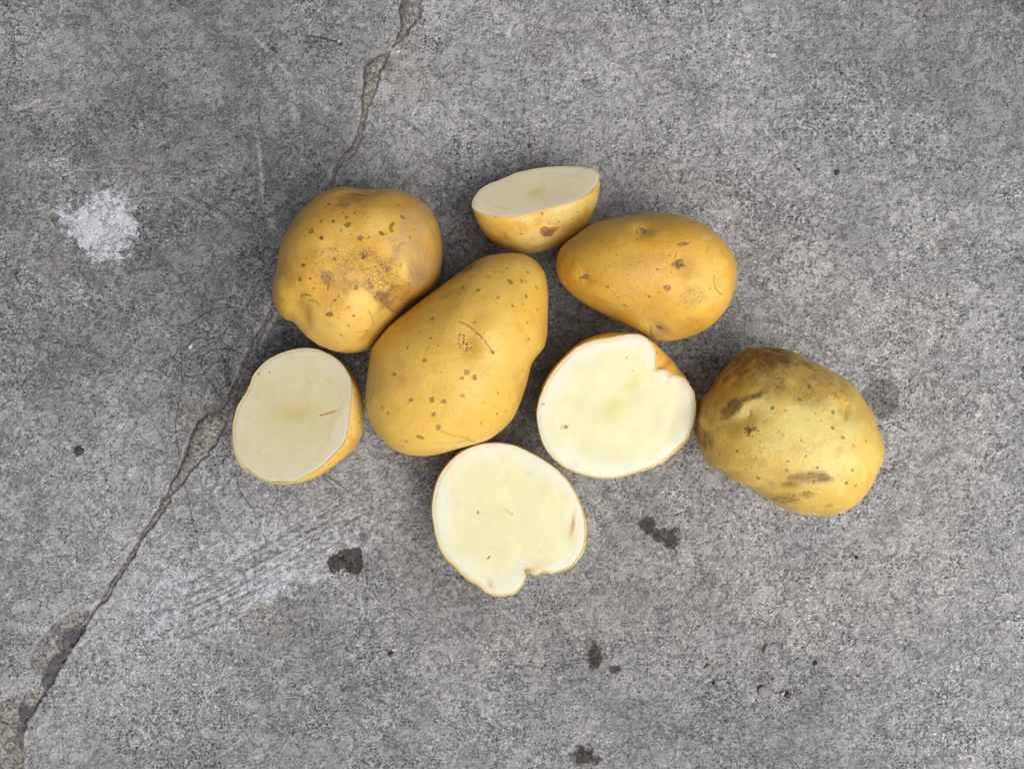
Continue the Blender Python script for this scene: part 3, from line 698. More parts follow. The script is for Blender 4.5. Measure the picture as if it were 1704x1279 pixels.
# ---- long smooth potato in the middle
out_B = [cb(p) for p in [(830,75),(920,70),(990,85),(1050,125),(1090,180),(1110,250),(1118,340),(1113,450),(1108,540),(1095,615),(1058,665),(1022,715),(1005,770),(985,840),(960,920),(925,1000),(880,1060),(830,1105),(770,1145),(700,1168),(620,1190),(540,1215),(460,1235),(380,1241),(300,1230),(230,1205),(170,1160),(120,1100),(80,1020),(62,940),(65,850),(75,760),(85,680),(105,610),(150,545),(200,492),(270,435),(350,372),(410,325),(470,282),(540,230),(600,184),(650,145),(710,108),(770,85)]]
def feats_B(F):
    for x, y, r in [(880,160,3),(812,180,2.4),(857,182,2),(895,238,4.6),(998,184,2.6),(963,233,3),(990,238,3.2),(1048,272,3.4),(1030,296,2),(988,322,4.2),(712,286,3),(826,324,2.8),(910,367,2),(967,370,1.8),(1053,400,1.8),(992,470,2.6),(1003,566,2.2),(445,450,4),(375,523,1.8),(437,562,3.8),(478,608,2.4),(305,612,3.6),(407,690,4.4),(228,766,3.6),(648,758,4),(690,784,4.6),(617,795,3.2),(617,890,4.6),(827,876,3.2),(443,915,5),(508,928,4.8),(325,916,3.2),(452,1000,4),(818,996,2.6),(870,985,1.8),(476,1075,6),(381,1131,4.2),(297,1153,3.2),(275,1186,2.4),(160,962,3.2),(195,988,2.8),(302,452,2.2),(583,226,2.6),(622,268,3),(687,472,2.6),(772,562,2.4),(792,604,2),(795,640,2.6),(940,770,2),(965,745,2.2),(728,1050,1.6),(1072,465,1.8),(768,212,2),(95,935,1.8),(525,320,2)]:
        F.spot(cb((x, y)), r * .92, .15, .85)
    sprinkle(F, 18, *cb((620, 650)), 110, 130, 93, (.9, 1.5))
    F.dent(cb((640, 590)), 22, 1.5); F.dent(cb((760, 520)), 20, -.9); F.dent(cb((640, 160)), 18, 1.2); F.dent(cb((1040, 690)), 14, 1.3)
    F.crease([cb(p) for p in [(600, 463), (660, 490), (700, 530), (745, 575), (795, 648)]], 1.0, .5, .9)
    F.crease([cb(p) for p in [(495, 1098), (560, 1120), (640, 1135), (692, 1158)]], 1.0, .2, .8); F.crease([cb(p) for p in [(585, 1168), (640, 1150), (690, 1160)]], 1.2, .15, .7)
    F.crease([cb(p) for p in [(640, 170), (690, 135), (730, 160)]], 1.3, .2, .5); F.crease([cb(p) for p in [(100, 990), (90, 920), (110, 880)]], 1.1, .1, .5)
    F.area(cb((640, 590)), 18, 26, 40, 'blotch', .32); F.area(cb((770, 590)), 22, 14, -40, 'pale', .5); F.area(cb((250, 800)), 32, 40, 30, 'grey', .35)
    F.area(cb((650, 150)), 14, 8, 30, 'blotch', .8); F.area(cb((950, 860)), 10, 34, 15, 'blotch', .3); F.area(cb((600, 400)), 90, 40, 30, 'grey', .15)
    F.area(cb((590, 300)), 22, 9, 20, 'blotch', .4); F.area(cb((240, 900)), 60, 60, 0, 'dots', .15)
whole_potato('B', out_B, .054, 'long smooth golden potato with one large eye, in the middle of the heap', feats_B,
    [(cb((632, 585)), 9.5, 17, 30, .45), (cb((650, 158)), 8, 5, 30, .3)], 21, lump=.7, lean=(.001, -.002))

# ---- potato at upper right
out_D = [cD(p) for p in [(930,70),(1050,75),(1150,95),(1250,125),(1350,170),(1430,225),(1510,295),(1570,370),(1610,450),(1635,550),(1630,650),(1615,730),(1590,810),(1550,890),(1500,960),(1430,1030),(1350,1085),(1250,1130),(1150,1160),(1050,1175),(950,1172),(890,1152),(820,1115),(740,1077),(660,1035),(580,993),(500,950),(420,912),(340,868),(260,815),(200,770),(140,705),(95,630),(78,550),(85,470),(105,400),(150,340),(220,285),(290,230),(370,180),(450,150),(550,120),(650,100),(780,85),(860,75)]]
def feats_D(F):
    for x, y, r in [(1035,716,4.6),(525,713,3),(665,868,2.2),(775,880,2.4),(880,792,1.6),(1060,436,2.2),(948,560,1.8),(180,655,2.2),(168,535,2.6),(405,772,1.4),(488,788,1.4),(590,752,1.6),(560,748,1.4),(250,718,1.4),(1440,1005,2.2),(1325,1042,1.8),(235,480,1.3),(350,400,1.3),(600,440,1.3),(1410,725,1.2),(1455,800,1.2),(770,296,1.6)]:
        F.spot(cD((x, y)), r, .1, .85)
    sprinkle(F, 30, *cD((700, 620)), 110, 70, 94, (.8, 1.4)); F.area(cD((450, 250)), 60, 30, 20, 'scab', .22, .9, .6); F.area(cD((900, 150)), 70, 22, 5, 'scab', .25, .9, .6)
    F.dent(cD((830, 210)), 15, 1.3); F.dent(cD((1150, 510)), 26, 1.6); F.dent(cD((320, 630)), 13, 1.0); F.dent(cD((960, 1080)), 16, 1.2); F.dent(cD((1490, 640)), 16, .8); F.dent(cD((1050, 540)), 22, -.7); F.dent(cD((1550, 540)), 20, -.5)
    F.dent(cD((190, 770)), 10, .8); F.dent(cD((1500, 500)), 14, .6)
    F.area(cD((750, 560)), 75, 52, 10, 'dots', 1.0); F.area(cD((350, 560)), 55, 60, 0, 'dots', .9); F.area(cD((1230, 1030)), 30, 20, 0, 'dots', 1.2)
    F.area(cD((790, 600)), 42, 38, 0, 'grey', .2); F.area(cD((740, 490)), 40, 14, 12, 'blotch', .28); F.area(cD((1250, 810)), 20, 16, 0, 'scab', .55); F.area(cD((1240, 1040)), 26, 16, 0, 'scab', .55)
    F.area(cD((1210, 520)), 18, 16, 0, 'blotch', .25); F.area(cD((1370, 720)), 36, 40, 0, 'pale', .7); F.area(cD((1480, 520)), 16, 14, 0, 'pale', .9); F.area(cD((960, 1090)), 18, 12, 0, 'grey', .6)
    F.area(cD((1170, 335)), 9, 3, 0, 'scab', .8); F.area(cD((1360, 285)), 12, 6, 20, 'pale', .9); F.area(cD((960, 1130)), 30, 8, 10, 'blotch', .4)
    F.crease([cD(p) for p in [(1455, 600), (1450, 680), (1470, 740), (1515, 775)]], 1.2, .3, .7); F.crease([cD(p) for p in [(1115, 400), (1105, 470), (1120, 540)]], 1.2, .3, .5)
    F.crease([cD(p) for p in [(270, 575), (265, 630), (280, 690)]], 1.2, .3, .4); F.crease([cD(p) for p in [(765, 240), (770, 195), (800, 165)]], 1.1, .25, .5)
    F.crease([cD(p) for p in [(885, 1060), (890, 1110), (910, 1150)]], 1.6, .3, .6); F.crease([cD(p) for p in [(800, 310), (1000, 320), (1220, 345)]], 1.0, .05, .25, 'blotch')
    F.crease([cD(p) for p in [(900, 250), (1100, 265), (1280, 290), (1400, 330)]], 1.2, .05, .2, 'blotch')
    F.crease([cD(p) for p in [(1125, 335), (1165, 322), (1205, 330), (1160, 348), (1125, 337)]], .9, .15, .7)
    F.crease([cD(p) for p in [(140, 715), (180, 755), (235, 810)]], 2.2, .3, .7)
whole_potato('D', out_D, .051, 'orange golden egg shaped potato beside the propped up cut half, upper right', feats_D,
    [(cD((838, 205)), 6, 8, 60, .35), (cD((1140, 510)), 8, 10, 100, .4), (cD((318, 628)), 5, 9, 90, .3), (cD((960, 1078)), 9, 6, -10, .3)], 34, lump=.7, lean=(.001, -.001))

# ---- stained potato at the right
out_E = [cE(p) for p in [(530,70),(620,75),(700,90),(780,120),(860,160),(960,210),(1060,260),(1130,305),(1180,360),(1230,430),(1280,500),(1310,580),(1340,650),(1365,720),(1372,800),(1355,870),(1330,920),(1300,990),(1260,1060),(1210,1120),(1140,1180),(1060,1215),(960,1230),(850,1225),(750,1210),(680,1185),(600,1145),(520,1095),(450,1050),(400,1022),(330,1000),(270,960),(220,915),(160,878),(120,820),(88,730),(68,660),(68,600),(82,520),(92,460),(130,400),(180,350),(220,275),(280,210),(340,150),(400,100),(460,78)]]
def feats_E(F):
    for x, y, r in [(783,428,2.6),(600,490,3),(540,586,2),(683,506,2),(895,526,1.6),(845,575,1.4),(937,577,1.6),(1018,516,3.2),(1010,625,3),(1087,690,3.6),(800,714,1.6),(1157,750,1.3),(830,818,1.6),(487,828,1.8),(703,855,2),(455,900,2),(417,905,2),(503,968,5),(250,915,5),(700,916,2.2),(880,1000,2.2),(1107,1005,3.4),(1150,918,2.4),(1090,897,1.6),(1047,874,1.2),(1230,967,1.4),(1133,978,1.3),(1175,1023,2.4),(1140,1045,1.2),(265,714,2),(190,650,1.4),(360,783,2),(240,815,2),(190,805,1.3),(260,855,1.3),(645,653,1.2),(667,667,1.3),(505,342,1.6),(320,322,1.8),(855,345,2.6),(917,440,1.6),(970,411,2),(1040,405,3),(1035,385,2.4),(1075,375,2),(1108,354,4.4),(1003,322,1.6),(902,335,1.6),(550,987,1.3),(645,1105,2.4),(745,1093,2),(700,1110,1.8),(420,1013,1.4),(1240,715,1.5),(1310,715,1.5),(910,900,2),(270,405,2),(650,400,1.6),(780,275,1.4),(705,255,1.4),(465,1060,1.3),(1330,915,2)]:
        F.spot(cE((x, y)), r, .12, .95)
    F.area(cE((560, 120)), 62, 22, 0, 'scab', .9); F.area(cE((560, 130)), 58, 18, 0, 'blotch', 1.15, .9, .55); F.area(cE((350, 210)), 36, 24, 35, 'blotch', 1.0); F.area(cE((620, 220)), 40, 26, -10, 'blotch', .85); F.area(cE((850, 230)), 60, 22, -30, 'blotch', .75)
    F.area(cE((630, 320)), 28, 26, 0, 'blotch', .7); F.area(cE((830, 370)), 22, 26, -40, 'blotch', .75); F.area(cE((890, 400)), 24, 26, -20, 'blotch', .5); F.area(cE((1000, 330)), 40, 18, -30, 'blotch', .4)
    F.area(cE((430, 250)), 30, 18, 20, 'blotch', .55); F.area(cE((140, 470)), 16, 16, 0, 'blotch', .6)
    F.area(cE((330, 480)), 22, 9, 45, 'dark', .95, .5); F.area(cE((430, 425)), 20, 6, 25, 'dark', .95, .5); F.area(cE((270, 530)), 7, 10, 0, 'dark', .8)
    F.area(cE((300, 600)), 18, 24, 40, 'blotch', .35); F.area(cE((130, 690)), 8, 22, 25, 'blotch', .9); F.area(cE((160, 540)), 18, 24, 0, 'dots', 1); F.area(cE((250, 400)), 34, 34, 0, 'scab', .30); sprinkle(F, 22, *cE((700, 1110)), 22, 10, 78, (.9, 1.6)); sprinkle(F, 16, *cE((1020, 395)), 18, 9, 79, (.9, 1.8)); sprinkle(F, 30, *cE((180, 560)), 22, 26, 80, (.8, 1.3))
    F.area(cE((800, 970)), 38, 16, 0, 'grey', .5, .9, .6); F.area(cE((800, 962)), 26, 9, 5, 'blotch', .6, .8, .7); F.area(cE((830, 960)), 22, 6, 6, 'dark', .55, .9, .9); F.area(cE((955, 968)), 13, 5, -15, 'dark', .6, .8, .7); F.area(cE((720, 1005)), 8, 4, 0, 'dark', .4, .8, .7); sprinkle(F, 26, *cE((820, 965)), 40, 14, 77, (.9, 1.7)); F.area(cE((950, 970)), 16, 8, -15, 'blotch', .85); F.area(cE((730, 1010)), 12, 8, 0, 'blotch', .6); F.area(cE((660, 940)), 16, 12, 0, 'grey', .6)
    F.area(cE((840, 1080)), 12, 6, 0, 'scab', 1); F.area(cE((690, 1115)), 20, 10, 0, 'scab', .9); F.area(cE((1000, 1165)), 8, 5, 0, 'blotch', .5); F.area(cE((470, 860)), 14, 6, 0, 'blotch', .4)
    F.area(cE((720, 740)), 60, 24, 0, 'scab', .22); F.area(cE((580, 800)), 70, 40, 0, 'dots', .6)
    F.area(cE((870, 640)), 80, 55, 0, 'pale', 1); F.area(cE((1000, 840)), 70, 45, 0, 'pale', .8); F.area(cE((400, 510)), 20, 16, 30, 'pale', 1); F.area(cE((520, 250)), 8, 16, 25, 'pale', .9); F.area(cE((520, 500)), 40, 30, 0, 'pale', .7)
    F.dent(cE((430, 535)), 14, 1.2); F.dent(cE((340, 560)), 20, .9); F.dent(cE((400, 430)), 24, -1.0); F.dent(cE((120, 680)), 16, 1.0); F.dent(cE((130, 590)), 18, -.8); F.dent(cE((1120, 490)), 18, 1.2)
    F.dent(cE((240, 930)), 9, .9); F.dent(cE((330, 1010)), 18, 1.0); F.dent(cE((560, 1110)), 30, .6); F.dent(cE((600, 200)), 40, .7); F.dent(cE((1120, 340)), 30, .4)
    F.crease([cE(p) for p in [(430, 545), (445, 525), (440, 500)]], 1.4, .3, .5); F.crease([cE(p) for p in [(1105, 555), (1120, 500), (1135, 460)]], 2, .4, .45, 'scab')
    F.crease([cE(p) for p in [(245, 560), (290, 540), (350, 470), (420, 440), (505, 400)]], 2.0, .3, .85); F.crease([cE(p) for p in [(85, 590), (115, 650), (165, 740)]], 1.8, .4, .6)
    for a_, b_ in (((700, 250), (860, 330)), ((760, 240), (900, 300)), ((900, 240), (1010, 300)), ((820, 190), (960, 250))):
        F.crease([cE(a_), cE(((a_[0] + b_[0]) / 2 + 5, (a_[1] + b_[1]) / 2 - 4)), cE(b_)], .8, .05, .35)
    g = np.random.default_rng(5)
    for q in range(9):
        a = q * .7; F.spot(cE((452 + 46 * math.cos(a), 645 + 38 * math.sin(a))), 1.6 + .7 * g.random(), .05, .9)
whole_potato('E', out_E, .051, 'yellow potato stained dark brown along its upper edge, rightmost of all', feats_E,
    [(cE((436, 646)), 6, 6.5, 0, .35), (cE((476, 633)), 3.6, 3.4, 0, .25)], 47, lump=.9, lean=(0, -.002))

# ================================================================== CUT HALVES
def half_potato(label, face, outer, nrm, z0c, feats, face_fn, eyes, flesh, seed, bshift=(0, 0), drop=.3, e2=.80, rim_px=1.3):
    fo = spline(face, 8); oo = spline(outer, 8); cpx = centroid(fo)
    n = np.array(nrm, float); n /= np.linalg.norm(n)
    rg = np.random.default_rng(seed); rzn = rg.uniform(-1, 1, 90); rzf = rg.uniform(-1, 1, 180)
    Cc = at(cpx[None], np.array([z0c]))[0]
    cam_p = np.array([0, 0, HC])
    def ray_plane(px):
        g = np.concatenate([W0(px), np.zeros(px.shape[:-1] + (1,))], -1); dr = g - cam_p
        t = ((Cc - cam_p) @ n) / (dr @ n); return cam_p + dr * t[..., None]
    def pix(r, th): return np.stack([cpx[0] + r * np.cos(th), cpx[1] - r * np.sin(th)], -1)
    def build(sth, sc, nt, n1, n2):
        th = np.linspace(0, 2 * math.pi, nt, endpoint=False)
        rf = radial(fo, cpx, th); ro = np.maximum(radial(oo, cpx, th), rf + rim_px)
        gap = ro - rf; thin = gap < 3.2
        nz = np.interp(np.linspace(0, 1, nt, endpoint=False), np.linspace(0, 1, 91), np.r_[rzn, rzn[:1]])
        ro = np.where(thin, rf + np.maximum(.35, (rim_px * .75) * (.9 + .8 * nz)), ro)
        rf = rf + .5 * np.interp(np.linspace(0, 1, nt, endpoint=False), np.linspace(0, 1, 181), np.r_[rzf, rzf[:1]]) * np.where(gap < 3.2, .6, 0)
        ro = np.maximum(ro, rf + .3)
        ro = ro * np.interp(th, sth, sc, period=2 * math.pi); ro = np.maximum(ro, rf + .3)
        Rm = ray_plane(pix(rf, th)); zR = Rm[:, 2]
        zO = zR - np.minimum(.0018 + gap * S * .95, zR * (1 - drop) )
        zO = np.maximum(zO, .0035)
        zO = np.minimum(zO, zR - .0008)
        O = at(pix(ro, th), zO)
        B = np.array([Cc[0] + bshift[0], Cc[1] + bshift[1]])
        rows = []
        for s_ in np.linspace(0, 1, n1, endpoint=False):
            a = s_ * math.pi / 2; hx = math.sin(a) ** 1.15; vz = 1 - math.cos(a) ** 1.0
            rows.append(np.column_stack([Rm[:, :2] + (O[:, :2] - Rm[:, :2]) * hx, zR + (zO - zR) * vz]))
        for s_ in np.linspace(0, .985, n2):
            a = s_ * math.pi / 2; hx = math.cos(a) ** e2; vz = math.sin(a) ** e2
            rows.append(np.column_stack([B + (O[:, :2] - B) * hx, zO * (1 - vz)]))
        P = np.concatenate(rows + [[[B[0], B[1], 0]]])
        wgt = np.repeat(sst(0, .25, np.concatenate([np.linspace(0, .35, n1), np.linspace(.35, 1, n2)])), nt); wgt = np.append(wgt, 1)
        Q = P - np.array([B[0], B[1], z0c * .6]); N = Q / np.linalg.norm(Q, axis=1)[:, None]
        P = P + N * (wgt * .7 * (fbm3(P, .022, 2, seed) + .3 * fbm3(P, .008, 2, seed + 3)) * .001)[:, None]
        P[:, 2] = np.maximum(P[:, 2], 0)
        return P, Rm, gap, th
    sth = np.linspace(0, 2 * math.pi, 180, endpoint=False); sc = np.ones(180)
    for it in range(5):
        P, Rm, gap, th = build(sth, sc, 360, 14, 40); p = proj(P) - cpx
        a = np.arctan2(-p[:, 1], p[:, 0]) % (2 * math.pi); r = np.hypot(p[:, 0], p[:, 1])
        bi = (np.round(a / (2 * math.pi) * 180).astype(int)) % 180; mx = np.zeros(180); np.maximum.at(mx, bi, r)
        tgt = np.maximum(radial(oo, cpx, sth), radial(fo, cpx, sth) + rim_px); rat = np.clip(tgt / np.maximum(mx, 1e-6), .9, 1.1)
        sc *= smooth_ring(rat, 2)
    NTH, n1, n2 = 360, 44, 56
    P, Rm, gap, th = build(sth, sc, NTH, n1, n2)
    nr = n1 + n2; Fq = grid_faces(nr, NTH, True, 0, True); last = nr * NTH
    i = np.arange(NTH); Ft = np.stack([(nr - 1) * NTH + (i + 1) % NTH, np.full(NTH, last), (nr - 1) * NTH + i], -1)[:, ::-1]
    Ft = np.stack([(nr - 1) * NTH + i, (nr - 1) * NTH + (i + 1) % NTH, np.full(NTH, last)], -1)[:, ::-1]
    N = vnormals(P, Fq, Ft)
    if (N * (P - np.array([Cc[0], Cc[1], z0c * .6]))).sum() < 0: N = -N; Fq = Fq[:, ::-1]; Ft = Ft[:, ::-1]
    vis = (np.arange(len(P)) < (n1 + 20) * NTH)
    F = Feat(P, N, vis); feats(F)
    rowi = np.minimum(np.arange(len(P)) // NTH, n1); F.a['pale'] = np.maximum(F.a['pale'], np.where(rowi < n1, sst(1.6, .5, rowi / n1 * np.append(np.tile(np.maximum(gap, .8), nr), 1) + .9 * F.j), 0))
    keep_rim = np.ones(len(P)); keep_rim[:3 * NTH] = 0
    P2 = P + N * (F.disp * .001 * keep_rim)[:, None]; P2[:, 2] = np.maximum(P2[:, 2], 0)
    root = thing('potato_half', (Cc[0] + bshift[0], Cc[1] + bshift[1], 0), label, 'potato half', 'cut potato halves lying on the concrete')
    base = np.array(root.location)
    make_mesh('skin', P2 - base, quads=Fq, tris=Ft, attrs=F.a, mat=M_skin['H'], parent=root)
    if eyes:
        T = BVHTree.FromPolygons(P2.tolist(), Fq.tolist())
        for q, (p, rx, ry, ang, h) in enumerate(eyes):
            c, k = F.loc(np.array(p)); add_eye(root, P2, Fq, T, p, rx, ry, ang, seed * 10 + q, h, (P2[k], N[k]))
    # the cut face: a disc of flesh bounded by the rim
    nf = 110; rr = np.linspace(0, 1, nf) ** .8; Vf = [Cc[None]]; rho = [np.zeros(1)]
    for q in rr[1:]: Vf.append(Cc + (Rm - Cc) * q); rho.append(np.full(NTH, q))
    Vf = np.concatenate(Vf); rho = np.concatenate(rho)
    G = {k: np.zeros(len(Vf)) for k in ('spot', 'tan', 'core')}; disp = np.zeros(len(Vf)); fp = proj(Vf)
    jj_ = fbm3(Vf, .004, 3, seed + 1); j2_ = fbm3(Vf, .0012, 2, seed + 2)
    class FF:
        def area(s, p, rx, ry, ang, key, k=1, soft=.7, dep=0, jag=.3):
            dx, dy = fp[:, 0] - p[0], -(fp[:, 1] - p[1]); a = math.radians(ang)
            dd = np.hypot((dx * math.cos(a) + dy * math.sin(a)) / rx, (-dx * math.sin(a) + dy * math.cos(a)) / ry) + jag * jj_ + jag * .4 * j2_
            m = sst(1 + soft * .5, 1 - soft, dd)
            G[key] = np.maximum(G[key], k * m); disp[:] -= dep * m
    face_fn(FF())
    disp += .16 * fbm3(Vf, .012, 2, seed + 4) + .05 * fbm3(Vf, .004, 2, seed + 6) - .18 * sst(.94, 1, rho)
    disp *= np.where(rho > .999, 0, 1)
    Vf = Vf + n * (disp * .001)[:, None]
    qd = grid_faces(nf - 1, NTH, True, 1, True); tr = np.stack([np.zeros(NTH, int), 1 + i, 1 + (i + 1) % NTH], -1)
    if n[2] < 0: qd = qd[:, ::-1]; tr = tr[:, ::-1]
    make_mesh('cut_face', Vf - base, quads=qd, tris=tr, attrs=dict(rho=rho, **G), mat=flesh, parent=root)
    return root

M_f1 = mat_flesh('pale_cut_flesh', (.655, .69, .545), (.650, .668, .385), (.595, .590, .175))
M_f2 = mat_flesh('dulled_cut_flesh', (.84, .78, .58), (.83, .76, .52), (.69, .57, .24))

# ---- half propped up, cut side facing away
f3 = [c3(p) for p in [(110,580),(130,500),(190,412),(300,335),(420,290),(520,250),(640,200),(760,175),(880,150),(1050,130),(1200,122),(1350,125),(1480,138),(1560,158),(1605,200),(1618,260),(1600,320),(1550,385),(1490,440),(1400,495),(1250,555),(1100,592),(950,630),(800,670),(670,700),(540,711),(400,712),(280,695),(170,650),(118,615)]]
o3 = [c3(p) for p in [(108,585),(130,498),(190,408),(300,331),(420,286),(520,246),(640,196),(760,171),(880,146),(1050,126),(1200,118),(1350,121),(1480,134),(1565,153),(1612,195),(1628,270),(1625,330),(1612,430),(1592,530),(1562,620),(1522,720),(1460,830),(1380,910),(1290,980),(1200,1040),(1100,1080),(1000,1110),(900,1138),(780,1150),(680,1140),(560,1115),(450,1070),(350,1010),(270,940),(210,850),(160,750),(122,650)]]
def sk3(F):
    for x, y, r in [(940,676,2),(740,724,1.3),(678,750,1.2),(862,746,1.4),(1178,648,1.4),(1357,666,1.6),(1470,644,1.2),(1288,742,1.4),(1383,780,1.3),(1405,830,1.4),(1268,868,1.7),(1186,842,1.1),(1135,845,1.6),(1138,775,1.5),(1153,947,1.5),(980,1034,1.6),(697,922,2),(490,906,1.8),(412,880,1.6),(522,815,1.4),(392,724,1.7),(280,742,1.3),(290,825,1.2),(283,945,1.4),(818,978,1),(846,986,1.1),(766,1030,1.4),(1552,500,1.7),(1515,435,1),(1356,548,1),(1033,806,1.4),(555,1072,1.6)]:
        F.spot(c3((x, y)), r, .08, .9)
    F.dent(c3((990, 780)), 14, 1.4); F.area(c3((250, 800)), 16, 22, 20, 'blotch', .3)
    F.area(c3((900, 960)), 50, 22, 0, 'pale', .8); F.area(c3((1250, 640)), 50, 14, 20, 'pale', 1); F.area(c3((780, 740)), 30, 8, 5, 'pale', .7); F.area(c3((860, 880)), 10, 10, 0, 'grey', .4)
    F.crease([c3(p) for p in [(505, 940), (530, 1000), (610, 1040)]], .9, .25, .6, 'scab'); F.crease([c3(p) for p in [(760, 1048), (860, 1072), (960, 1060)]], .8, .2, .6)
    F.crease([c3(p) for p in [(655, 770), (665, 830), (690, 880)]], 1.0, .15, .5, 'blotch'); F.crease([c3(p) for p in [(830, 1096), (870, 1082)]], .8, .1, .6); F.crease([c3(p) for p in [(540, 1078), (600, 1076)]], .9, .1, .6)
def fc3(f):
    f.area(c3((870, 420)), 22, 8, 15, 'core', .95); f.area(c3((1000, 440)), 50, 16, 15, 'core', .25)
half_potato('potato half propped on its rind with the cut side turned away, topmost in the picture', f3, o3, (-.08, .54, .84), .0255, sk3, fc3,
    [(c3((1010, 900)), 13, 10.5, -10, .8)], M_f2, 60, (.002, -.010), .36, .80)

# ---- half at the left
f5 = [c5(p) for p in [(690,95),(600,105),(520,125),(440,155),(370,195),(310,250),(260,310),(235,370),(215,430),(170,500),(125,580),(100,670),(90,770),(95,880),(110,960),(150,1040),(200,1095),(250,1120),(300,1155),(360,1180),(430,1194),(530,1197),(600,1190),(645,1165),(700,1132),(780,1090),(840,1042),(905,975),(965,915),(1008,850),(1030,760),(1045,650),(1055,540),(1060,430),(1052,345),(1015,272),(958,202),(890,152),(800,113),(740,99)]]
o5 = [c5(p) for p in [(690,92),(600,101),(520,120),(440,150),(365,190),(304,245),(255,305),(228,370),(195,425),(165,495),(118,580),(94,670),(84,770),(89,880),(104,960),(145,1045),(192,1102),(245,1128),(300,1160),(360,1185),(430,1200),(530,1205),(610,1202),(700,1177),(800,1132),(880,1084),(960,1022),(1040,962),(1100,890),(1140,810),(1160,730),(1165,650),(1156,550),(1136,460),(1102,380),(1062,310),(1012,250),(950,187),(890,147),(800,107),(740,95)]]
def sk5(F):
    for x, y, r in [(1084,480,2),(1114,622,1.3),(1122,697,1.6),(1148,678,1.2),(1118,803,1.3),(1033,838,1.6),(950,968,1.6),(955,988,1.4),(828,1085,1.6),(880,1045,1.2),(1060,748,1.8)]: F.spot(c5((x, y)), r, .06)
    F.crease([c5(p) for p in [(1052, 755), (1062, 800), (1060, 860)]], 1.3, .1, .7, 'scab'); F.area(c5((1080, 560)), 10, 60, 0, 'pale', .6); F.area(c5((195, 450)), 6, 9, 30, 'blotch', .8)
def fc5(f):
    f.area(c5((600, 625)), 46, 20, 5, 'core', 1.0, 1.0); f.area(c5((640, 660)), 60, 40, 0, 'core', .4, 1.2)
    f.area(c5((870, 622)), 15, 2.6, 16, 'tan', .95, .6, .12); f.area(c5((808, 640)), 3, 2, 16, 'spot', .8, .6, .15)
    f.area(c5((300, 303)), 1.6, 1.6, 0, 'spot', 1, .5); f.area(c5((388, 291)), 1.4, 1.4, 0, 'spot', .8, .5)
    f.area(c5((200, 670)), 5, 3, 10, 'tan', .25); f.area(c5((570, 180)), 8, 3, 20, 'tan', .15); f.area(c5((205, 440)), 4, 7, 20, 'tan', .8); f.area(c5((215, 1095)), 9, 3.5, -38, 'tan', .8); f.area(c5((520, 1190)), 22, 2, -2, 'tan', .7)
    f.area(c5((340, 400)), 22, 26, 20, 'tan', .12, 1)
half_potato('potato half with a dull cut face and reddish nick, leftmost by the loose hairs', f5, o5, (-.27, .12, .95), .024, sk5, fc5, None,
    mat_flesh('greyish_cut_flesh', (.74, .73, .54), (.735, .71, .46), (.64, .565, .22)), 71, (.004, 0))

# ---- half at the bottom
f6 = [c6(p) for p in [(560,78),(640,82),(720,99),(800,134),(880,174),(960,224),(1040,284),(1107,354),(1160,434),(1205,524),(1234,612),(1251,700),(1251,800),(1233,886),(1195,955),(1145,1012),(1080,1044),(1000,1064),(940,1052),(890,1072),(840,1067),(806,1046),(790,1115),(756,1174),(706,1215),(630,1230),(540,1223),(484,1193),(434,1148),(374,1113),(314,1063),(255,1003),(196,943),(147,866),(122,790),(102,690),(89,590),(97,490),(121,392),(156,314),(206,244),(275,174),(354,125),(452,89)]]
o6 = [c6(p) for p in [(560,70),(640,74),(725,92),(805,127),(885,167),(965,217),(1046,278),(1115,348),(1170,428),(1215,520),(1246,610),(1264,700),(1264,800),(1246,892),(1206,964),(1154,1025),(1082,1056),(1000,1076),(938,1066),(888,1086),(845,1084),(818,1066),(800,1124),(765,1185),(713,1228),(630,1244),(538,1236),(476,1206),(426,1161),(366,1126),(306,1076),(245,1016),(184,955),(134,874),(108,792),(88,690),(76,590),(84,490),(109,388),(145,306),(196,235),(267,164),(348,114),(448,79)]]
def sk6(F): F.area(c6((1150, 1025)), 12, 8, 30, 'blotch', .7); F.area(c6((90, 600)), 6, 40, 0, 'blotch', .3)
def fc6(f):
    f.area(c6((435, 605)), 1.6, 3, 0, 'spot', .9, .5, .1); f.area(c6((660, 595)), 9, 1.3, -32, 'spot', .45, .6); f.area(c6((694, 617)), 1.6, 1.6, 0, 'spot', .9, .5)
    f.area(c6((516, 947)), 4.4, 1.5, 48, 'spot', .95, .5, .15); f.area(c6((1152, 700)), 4.5, 21, -8, 'tan', .8, .8); f.area(c6((1150, 690)), 3, 12, -8, 'tan', .95, .7, .1)
    f.area(c6((870, 1025)), 24, 13, 15, 'tan', .5, 1.1); f.area(c6((815, 1045)), 9, 5, 10, 'tan', 1, .7, .2); f.area(c6((808, 1052)), 3.5, 2, 10, 'spot', 1, .6, .2)
    f.area(c6((530, 1150)), 7, 14, 22, 'tan', .5, .8); f.area(c6((530, 1163)), 1.4, 1.6, 0, 'spot', .8, .5); f.area(c6((908, 905)), 1.6, 2.4, 0, 'tan', .5)
    f.area(c6((600, 600)), 16, 18, 0, 'core', .5, 1.1); f.area(c6((980, 500)), 14, 36, 25, 'core', .45, 1.1); f.area(c6((1060, 600)), 6, 44, 3, 'core', .35, 1); f.area(c6((1000, 930)), 26, 20, 0, 'core', .3, 1.2)
half_potato('potato half with a notch in its lower edge and brown marks, lowest in the picture', f6, o6, (.05, -.10, .99), .026, sk6, fc6, None, M_f1, 83, (0, .003))

